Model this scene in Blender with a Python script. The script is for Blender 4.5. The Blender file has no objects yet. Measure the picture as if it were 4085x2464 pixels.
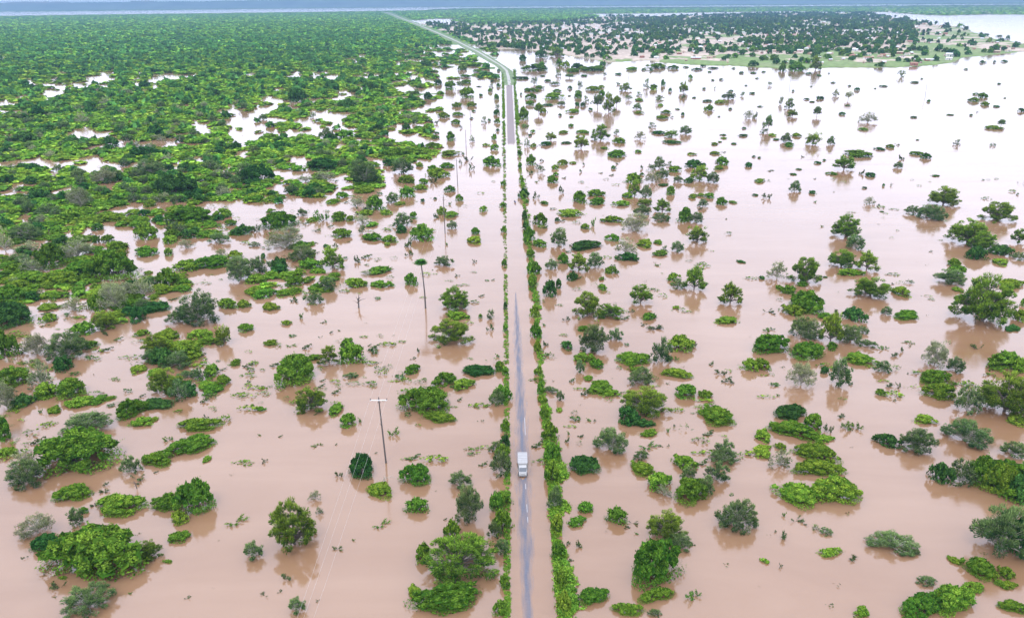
import bpy, math, random
import numpy as np
from mathutils import Matrix, Vector

# ------------------------------------------------------------------ camera, sky, sun, exposure
sc = bpy.context.scene
H = 100.0                       # drone height in metres above the flood
F_D, CX, CY = 1759.6, 1232.0, 743.0      # survey picture is 2464 x 1486
PITCH = math.radians(22.83)
ROLL = math.radians(-0.49)
Fv = np.array([0, math.cos(PITCH), -math.sin(PITCH)])
R0 = np.array([1.0, 0, 0]); U0 = np.array([0, math.sin(PITCH), math.cos(PITCH)])
Rv = R0 * math.cos(ROLL) + U0 * math.sin(ROLL)
Uv = -R0 * math.sin(ROLL) + U0 * math.cos(ROLL)
cam = bpy.data.cameras.new('camera'); cam_o = bpy.data.objects.new('camera', cam)
sc.collection.objects.link(cam_o)
cam.sensor_width = 36; cam.lens = 36 * 2917 / 4085
cam.clip_start = 0.5; cam.clip_end = 80000
M = Matrix(((Rv[0], Uv[0], -Fv[0], 0), (Rv[1], Uv[1], -Fv[1], 0), (Rv[2], Uv[2], -Fv[2], H), (0, 0, 0, 1)))
cam_o.matrix_world = M
sc.camera = cam_o

SUN_EL, SUN_AZ = math.radians(58), math.radians(200)
w = bpy.data.worlds.new('World'); sc.world = w; w.use_nodes = True
nt = w.node_tree; bg = nt.nodes['Background']
sky = nt.nodes.new('ShaderNodeTexSky'); sky.sky_type = 'NISHITA'; sky.sun_disc = False
sky.sun_elevation = SUN_EL; sky.sun_rotation = SUN_AZ
tc = nt.nodes.new('ShaderNodeTexCoord')
cl = nt.nodes.new('ShaderNodeTexNoise'); cl.inputs['Scale'].default_value = 3.0; cl.inputs['Detail'].default_value = 5
mp = nt.nodes.new('ShaderNodeMapping'); mp.inputs['Scale'].default_value = (1, 1, 2.5)
nt.links.new(tc.outputs['Generated'], mp.inputs[0]); nt.links.new(mp.outputs[0], cl.inputs['Vector'])
rp = nt.nodes.new('ShaderNodeValToRGB')
rp.color_ramp.elements[0].position = .35; rp.color_ramp.elements[0].color = (.80, .80, .80, 1)
rp.color_ramp.elements[1].position = .65; rp.color_ramp.elements[1].color = (.93, .93, .93, 1)
nt.links.new(cl.outputs['Fac'], rp.inputs[0])
mx = nt.nodes.new('ShaderNodeMix'); mx.data_type = 'RGBA'
nt.links.new(rp.outputs[0], mx.inputs['Factor'])
nt.links.new(sky.outputs[0], mx.inputs['A'])
mx.inputs['B'].default_value = (20.0, 21.2, 26.0, 1)      # thin bright overcast
nt.links.new(mx.outputs['Result'], bg.inputs['Color'])
bg.inputs['Strength'].default_value = 0.12

sun = bpy.data.lights.new('sun', 'SUN'); sun.energy = 1.2; sun.angle = math.radians(12); sun.color = (1, .95, .86)
sun_o = bpy.data.objects.new('sun', sun); sc.collection.objects.link(sun_o)
d = Vector((math.sin(SUN_AZ) * math.cos(SUN_EL), math.cos(SUN_AZ) * math.cos(SUN_EL), math.sin(SUN_EL)))
sun_o.rotation_euler = d.to_track_quat('Z', 'Y').to_euler()
sc.view_settings.view_transform = 'Standard'; sc.view_settings.look = 'None'
sc.view_settings.exposure = 0.0; sc.view_settings.gamma = 1
sc.cycles.max_bounces = 6; sc.cycles.diffuse_bounces = 2; sc.cycles.glossy_bounces = 2
sc.cycles.transmission_bounces = 2; sc.cycles.volume_bounces = 1; sc.cycles.transparent_max_bounces = 4
HAZE = 1.0e-4

# ------------------------------------------------------------------ surveying helpers
rng = np.random.default_rng(7); random.seed(7)
COL = sc.collection
def ray(px, py):
    r = Fv + Rv * (px - CX) / F_D + Uv * (CY - py) / F_D
    return r
def ground(px, py, z=0.0):
    r = ray(px, py); t = (z - H) / r[2]
    return np.array([r[0] * t, r[1] * t, z]), t        # t = depth along the view axis
def project(X, Y, Z=0.0):
    P = np.stack([X, Y, np.zeros_like(X) + Z - H], -1)
    z = P @ Fv; z = np.where(z < 1, 1, z)
    return CX + F_D * (P @ Rv) / z, CY - F_D * (P @ Uv) / z
def vnoise(x, y, s, seed=0):
    """smooth value noise 0..1"""
    x = x / s; y = y / s
    xi = np.floor(x).astype(np.int64); yi = np.floor(y).astype(np.int64)
    fx = x - xi; fy = y - yi; fx = fx * fx * (3 - 2 * fx); fy = fy * fy * (3 - 2 * fy)
    def h(a, b):
        n = (a * 374761393 + b * 668265263 + seed * 974711) & 0x7fffffff
        n = ((n ^ (n >> 13)) * 1274126177) & 0x7fffffff
        return ((n ^ (n >> 16)) & 0xffff) / 65535.0
    return (h(xi, yi) * (1 - fx) + h(xi + 1, yi) * fx) * (1 - fy) + (h(xi, yi + 1) * (1 - fx) + h(xi + 1, yi + 1) * fx) * fy
def fbm(x, y, s, seed=0):
    return .55 * vnoise(x, y, s, seed) + .3 * vnoise(x, y, s / 2.1, seed + 1) + .15 * vnoise(x, y, s / 4.3, seed + 2)
def inpoly(px, py, poly):
    px = np.asarray(px); inside = np.zeros(px.shape, bool); n = len(poly)
    for i in range(n):
        x1, y1 = poly[i]; x2, y2 = poly[(i + 1) % n]
        c = ((y1 > py) != (y2 > py)) & (px < (x2 - x1) * (py - y1) / (y2 - y1 + 1e-12) + x1)
        inside ^= c
    return inside

# ------------------------------------------------------------------ materials
def mat(name, color=(.5, .5, .5), rough=.7, metal=0, spec=.3, noise=None):
    m = bpy.data.materials.new(name); m.use_nodes = True; n = m.node_tree.nodes; b = n['Principled BSDF']
    b.inputs['Base Color'].default_value = (*color, 1); b.inputs['Roughness'].default_value = rough
    b.inputs['Metallic'].default_value = metal; b.inputs['Specular IOR Level'].default_value = spec
    if noise:
        s, amt = noise
        t = n.new('ShaderNodeTexNoise'); t.inputs['Scale'].default_value = s; t.inputs['Detail'].default_value = 6
        g = n.new('ShaderNodeNewGeometry'); m.node_tree.links.new(g.outputs['Position'], t.inputs['Vector'])
        r = n.new('ShaderNodeValToRGB'); r.color_ramp.elements[0].position = .3; r.color_ramp.elements[1].position = .7
        r.color_ramp.elements[0].color = (*[c * (1 - amt) for c in color], 1); r.color_ramp.elements[1].color = (*[min(1, c * (1 + amt)) for c in color], 1)
        m.node_tree.links.new(t.outputs['Fac'], r.inputs[0]); m.node_tree.links.new(r.outputs[0], b.inputs['Base Color'])
    return m
def foliage_mat(name):
    m = bpy.data.materials.new(name); m.use_nodes = True; n = m.node_tree.nodes; l = m.node_tree.links
    n.clear(); out = n.new('ShaderNodeOutputMaterial')
    a = n.new('ShaderNodeAttribute'); a.attribute_name = 'leafcol'
    oi = n.new('ShaderNodeObjectInfo')
    hs = n.new('ShaderNodeHueSaturation')
    mr = n.new('ShaderNodeMapRange'); mr.inputs['To Min'].default_value = .485; mr.inputs['To Max'].default_value = .515
    mv = n.new('ShaderNodeMapRange'); mv.inputs['To Min'].default_value = .8; mv.inputs['To Max'].default_value = 1.22
    wn = n.new('ShaderNodeTexWhiteNoise'); wn.noise_dimensions = '1D'
    l.new(oi.outputs['Random'], mr.inputs[0]); l.new(oi.outputs['Random'], wn.inputs['W']); l.new(wn.outputs['Value'], mv.inputs[0])
    l.new(mr.outputs[0], hs.inputs['Hue']); l.new(mv.outputs[0], hs.inputs['Value']); l.new(a.outputs['Color'], hs.inputs['Color'])
    d = n.new('ShaderNodeBsdfDiffuse'); t = n.new('ShaderNodeBsdfTranslucent'); mi = n.new('ShaderNodeMixShader'); mi.inputs[0].default_value = .22
    l.new(hs.outputs[0], d.inputs['Color']); l.new(hs.outputs[0], t.inputs['Color'])
    l.new(d.outputs[0], mi.inputs[1]); l.new(t.outputs[0], mi.inputs[2]); l.new(mi.outputs[0], out.inputs['Surface'])
    return m
M_LEAF = foliage_mat('leaves')
M_BARK = mat('bark', (.12, .10, .08), .9, noise=(3, .4))
M_PALE = mat('pale_bark', (.34, .32, .26), .9, noise=(3, .3))
M_WOOD = mat('weathered_wood', (.10, .085, .075), .9, noise=(6, .3))

# ------------------------------------------------------------------ mesh building from arrays
def make_mesh(name, quads=None, cols=None, tubes=None, mats=(M_LEAF, M_BARK), smooth=False):
    """quads (n,4,3) leaf faces with colours (n,3); tubes = (verts, faces) of stems, second material"""
    V = []; nq = 0
    me = bpy.data.meshes.new(name)
    quads = np.zeros((0, 4, 3)) if quads is None else quads
    nq = len(quads); V.append(quads.reshape(-1, 3))
    tv = np.zeros((0, 3)); tf = np.zeros((0, 4), np.int64)
    if tubes is not None: tv, tf = tubes
    V.append(tv); verts = np.concatenate(V).astype(np.float32)
    nt_ = len(tf); nf = nq + nt_
    me.vertices.add(len(verts)); me.vertices.foreach_set('co', verts.ravel())
    loops = np.concatenate([np.arange(nq * 4), (tf + nq * 4).ravel()]).astype(np.int32)
    me.loops.add(len(loops)); me.loops.foreach_set('vertex_index', loops)
    me.polygons.add(nf); me.polygons.foreach_set('loop_start', (np.arange(nf) * 4).astype(np.int32))
    mi = np.zeros(nf, np.int32)
    if nq and nt_: mi[nq:] = 1
    if nq: me.materials.append(mats[0])
    if nt_: me.materials.append(mats[1])
    me.polygons.foreach_set('material_index', mi)
    if nq and cols is not None:
        at = me.attributes.new('leafcol', 'FLOAT_COLOR', 'FACE')
        c = np.ones((nf, 4), np.float32); c[:nq, :3] = cols; at.data.foreach_set('color', c.ravel())
    me.update(calc_edges=True)
    if smooth: me.shade_smooth()
    return me
def tube(path, radii, sides=5):
    path = np.asarray(path, float); n = len(path); V = []; Fc = []
    for i in range(n):
        t = path[min(i + 1, n - 1)] - path[max(i - 1, 0)]; t /= np.linalg.norm(t) + 1e-9
        a = np.cross(t, [0, 0, 1] if abs(t[2]) < .9 else [1, 0, 0]); a /= np.linalg.norm(a); b = np.cross(t, a)
        for k in range(sides):
            an = 2 * math.pi * k / sides; V.append(path[i] + radii[i] * (math.cos(an) * a + math.sin(an) * b))
    for i in range(n - 1):
        for k in range(sides):
            Fc.append([i * sides + k, i * sides + (k + 1) % sides, (i + 1) * sides + (k + 1) % sides, (i + 1) * sides + k])
    return np.array(V), np.array(Fc, np.int64)
def join_tubes(ts):
    V = []; Fc = []; o = 0
    for v, f in ts: V.append(v); Fc.append(f + o); o += len(v)
    return np.concatenate(V), np.concatenate(Fc)
def unit(v): return v / (np.linalg.norm(v, axis=-1, keepdims=True) + 1e-9)

def leaves(cent, nrm, size, r, aspect=1.5, tilt=.7):
    """one small quad per leaf cluster; nrm is blended with noise so clusters face every way"""
    n = len(cent); nn = unit(nrm + tilt * r.normal(size=(n, 3)))
    a = unit(np.cross(nn, r.normal(size=(n, 3)))); b = np.cross(nn, a)
    s = (size * r.uniform(.6, 1.35, n))[:, None]
    sh = r.uniform(.35, .8, (n, 1))
    return np.stack([cent - a * s * aspect, cent - b * s * sh, cent + a * s * aspect, cent + b * s], 1)
PAL = {  # low tone, high tone (leaf tone rises toward the top of each clump)
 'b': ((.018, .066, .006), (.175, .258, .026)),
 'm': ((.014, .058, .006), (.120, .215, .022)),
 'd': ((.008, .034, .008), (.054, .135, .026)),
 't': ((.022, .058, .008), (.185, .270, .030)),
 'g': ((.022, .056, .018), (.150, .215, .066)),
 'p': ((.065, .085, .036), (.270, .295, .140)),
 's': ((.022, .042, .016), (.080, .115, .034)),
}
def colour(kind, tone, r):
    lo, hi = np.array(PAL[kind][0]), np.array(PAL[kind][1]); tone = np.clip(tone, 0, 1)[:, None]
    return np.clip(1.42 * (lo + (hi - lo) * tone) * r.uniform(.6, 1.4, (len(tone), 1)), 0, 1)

def mound(kind, seed, nleaf, leaf, asp=1.0):
    """low dense bush, unit half width 1, height 1, built from many leafy lobes over an uneven footprint"""
    r = np.random.default_rng(seed); C = []; Nn = []; T = []
    nl = 16 if leaf > .09 else (34 if leaf > .05 else 80); small = nl == 16; midl = nl == 34
    nl = int(nl * (1 + .7 * (asp - 1))); nleaf = int(nleaf * (1 + .7 * (asp - 1)))
    el = r.uniform(.7, 1.0)
    ph = r.uniform(0, 6.28, 3)
    lobes = []
    for i in range(nl):
        a = r.uniform(0, 2 * math.pi); q = math.sqrt(r.uniform(0, 1)) * .8
        edge = 1 + .22 * math.sin(2 * a + ph[0]) + .16 * math.sin(3 * a + ph[1]) + .1 * math.sin(5 * a + ph[2])
        x, y = q * math.cos(a) * edge * asp, q * math.sin(a) * edge * el
        h = (1 - q * q) ** .6 * r.uniform(.65, 1.0)
        rad = r.uniform(.22, .36) if small else (r.uniform(.15, .27) if midl else r.uniform(.09, .20))
        lobes.append((x, y, max(.02, h - rad * .6), rad, rad * r.uniform(.7, 1.0), r.uniform(-.22, .28)))
    w_ = np.array([l[3] ** 2 for l in lobes]); cnt = np.maximum(4, (nleaf * w_ / w_.sum())).astype(int)
    for (x, y, z, rx, rz, tn), k in zip(lobes, cnt):
        d = unit(r.normal(size=(k, 3))); d[:, 2] = np.abs(d[:, 2]) * 1.0 - .25 * r.uniform(0, 1, k)
        d = unit(d); jit = r.uniform(.72, 1.08, (k, 1))
        c = np.array([x, y, z]) + d * jit * np.array([rx, rx, rz])
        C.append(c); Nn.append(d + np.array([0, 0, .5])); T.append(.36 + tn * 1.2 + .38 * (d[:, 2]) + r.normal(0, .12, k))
    # ragged sprigs standing out of the outline
    ns = 14 if leaf > .09 else (34 if leaf > .05 else 90)
    for i in range(ns):
        l = lobes[int(r.integers(0, len(lobes)))]; d = unit(r.normal(size=3)); d[2] = abs(d[2]) * .8; p0 = np.array(l[:3]) + d * l[3] * .9
        k = 5; tt = np.linspace(0, 1, k)[:, None]; C.append(p0 + d * tt * r.uniform(.08, .22)); Nn.append(np.tile(d, (k, 1))); T.append(r.normal(.62, .15, k))
    # skirt of low growth trailing on the water
    k = nleaf // 6; a = r.uniform(0, 6.28, k); edge = 1 + .22 * np.sin(2 * a + ph[0]) + .16 * np.sin(3 * a + ph[1]) + .1 * np.sin(5 * a + ph[2])
    q = r.uniform(.55, .98, k) * edge
    C.append(np.stack([q * np.cos(a) * asp, q * np.sin(a) * el, r.uniform(.02, .22, k)], 1)); Nn.append(np.stack([np.cos(a), np.sin(a), np.ones(k)], 1)); T.append(r.normal(.5, .2, k))
    C = np.concatenate(C); Nn = np.concatenate(Nn); T = np.concatenate(T); C[:, 2] = np.maximum(C[:, 2], .01)
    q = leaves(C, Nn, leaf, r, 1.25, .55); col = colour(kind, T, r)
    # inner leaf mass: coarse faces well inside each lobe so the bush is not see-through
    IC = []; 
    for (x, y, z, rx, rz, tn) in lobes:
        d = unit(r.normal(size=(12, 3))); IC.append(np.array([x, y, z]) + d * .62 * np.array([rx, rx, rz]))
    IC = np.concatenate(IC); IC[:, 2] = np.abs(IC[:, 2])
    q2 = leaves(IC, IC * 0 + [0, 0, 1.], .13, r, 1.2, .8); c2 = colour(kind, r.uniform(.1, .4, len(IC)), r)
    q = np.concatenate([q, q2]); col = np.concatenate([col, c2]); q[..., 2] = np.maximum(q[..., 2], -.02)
    st = []
    for i in range(5):
        l = lobes[i]; st.append(tube([(0, 0, -.3), (l[0] * .4, l[1] * .4, l[2] * .5), (l[0], l[1], l[2])], [.035, .025, .01], 4))
    return q, col, join_tubes(st)

def spray_tree(kind, seed, nleaf, leaf, dens=1.0, low=.12, flat=.5, spiky=1.0):
    """thorn tree / acacia: limbs fanning from a short trunk, flattened feathery sprays at their ends, sky gaps between"""
    r = np.random.default_rng(seed); st = []; tips = []
    umb = seed % 10 == 3                    # one form in four keeps a bare trunk under a flat top
    nb = (34 if leaf < .05 else 20) if leaf < .09 else 12; lean = r.normal(0, .07, 2)
    if umb: low = .25
    st.append(tube([(0, 0, -.3), (lean[0] * .3, lean[1] * .3, low), (lean[0], lean[1], low + .18)], [.06, .05, .035], 6))
    lop = r.uniform(0, 6.28)
    for i in range(nb):
        a = 2.399 * i + r.uniform(-.3, .3); el = r.uniform(.12, 1.45) if not umb else r.uniform(.55, 1.4)
        R_ = r.uniform(.68, .98) * (1 + .13 * math.sin(2 * a + lop))
        e = np.array([R_ * math.cos(el) * math.cos(a), R_ * math.cos(el) * math.sin(a), max(.08, R_ * math.sin(el))])
        b0 = np.array([lean[0] * .5, lean[1] * .5, low * (.5 + .5 * math.sin(el)) + r.uniform(-.02, .1)]); mid = b0 + (e - b0) * .5 + np.array([0, 0, .07])
        st.append(tube([b0, mid, e], [.028, .016, .005], 4)); tips.append(e)
        for j in range(4):
            t = r.uniform(.4, .95); p = b0 + (e - b0) * t
            e2 = p + np.array([math.cos(a + r.uniform(-1.3, 1.3)), math.sin(a + r.uniform(-1.3, 1.3)), r.uniform(-.2, .7)]) * r.uniform(.16, .34)
            q = np.linalg.norm(e2); e2 = e2 / max(1, q / 1.02); e2[2] = max(e2[2], .05 if not umb else .4)
            st.append(tube([p, e2], [.011, .003], 3)); tips.append(e2)
    for j in range(5): tips.append(np.array([r.normal(0, .25), r.normal(0, .25), r.uniform(.8, 1.0)]))
    tips = np.array(tips); C = []; Dn = []; T = []
    k = max(5, int(nleaf / len(tips)))
    for tpt in tips:
        if r.random() > dens: continue
        rad = r.uniform(.09, .17) if leaf < .09 else r.uniform(.15, .25); d = unit(r.normal(size=(k, 3))); q = r.uniform(.25, 1, (k, 1)) ** .6
        c = tpt + d * q * np.array([rad, rad, rad * flat]); tn = r.uniform(-.2, .2)
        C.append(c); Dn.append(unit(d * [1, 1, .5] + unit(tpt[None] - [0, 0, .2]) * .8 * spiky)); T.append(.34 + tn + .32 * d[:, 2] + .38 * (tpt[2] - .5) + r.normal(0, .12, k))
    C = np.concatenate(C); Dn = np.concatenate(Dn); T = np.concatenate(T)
    n = len(C); s = (leaf * r.uniform(.7, 1.5, n))[:, None]
    side = unit(np.cross(Dn, r.normal(size=(n, 3))))
    tipc = C + Dn * s * 2.0
    q = np.stack([C - side * s * .42, C - Dn * s * .6, C + side * s * .42, tipc], 1)
    q[..., 2] = np.maximum(q[..., 2], .0)
    return q, colour(kind, T, r), join_tubes(st)

def twigs(seed, nleaf, leaf):
    """a half drowned shrub: thin stems with scattered tufts just above the water"""
    r = np.random.default_rng(seed); st = []; C = []; 
    n = int(r.integers(5, 9))
    for i in range(n):
        a = r.uniform(0, 6.28); b = np.array([r.normal(0, .25), r.normal(0, .25), -.1]); L = r.uniform(.4, .9)
        e = b + np.array([math.cos(a) * L, math.sin(a) * L, r.uniform(.35, 1.05)]); st.append(tube([b, b + (e - b) * .5 + [0, 0, .08], e], [.03, .02, .008], 3))
        for t in (.55, .8, 1.0):
            k = max(3, int(nleaf / n / 3)); C.append(b + (e - b) * t + r.normal(0, .09, (k, 3)))
    C = np.concatenate(C); C[:, 2] = np.maximum(C[:, 2], .03)
    q = leaves(C, C * 0 + [0, 0, .6], leaf, r, 1.6, .9); q[..., 2] = np.maximum(q[..., 2], .0)
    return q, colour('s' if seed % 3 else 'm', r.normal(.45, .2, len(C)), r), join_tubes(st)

SIZES = {'S': (160, .135), 'M': (950, .062), 'L': (7000, .026)}
GEO = {}
def geo(kind, size, var, asp=1):
    key = (kind, size, var, asp)
    if key in GEO: return GEO[key]
    n, lf = SIZES[size]; seed = abs(hash(kind + size)) % 1 + 'bmdtgps'.index(kind) * 100 + 'SML'.index(size) * 10 + var
    if size == 'S' and kind in 'tg': g = spray_tree(kind, seed, int(n * 1.1), lf * .8, .75, low=.1, flat=.5)
    elif kind in 'bmd': g = mound(kind, seed, int(n * 1.3), lf * 1.02, asp)
    elif kind == 't': g = spray_tree(kind, seed, int(n * 2.3), lf * .92, .97, flat=.5)
    elif kind == 'g': g = spray_tree(kind, seed, int(n * 2.0), lf * .92, .95, low=.06, flat=.7)
    elif kind == 'p': g = spray_tree(kind, seed, int(n * 1.1), lf * .85, .85, flat=.6)
    else: g = twigs(seed, n // 3, lf * 1.1)
    GEO[key] = g; return g
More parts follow.
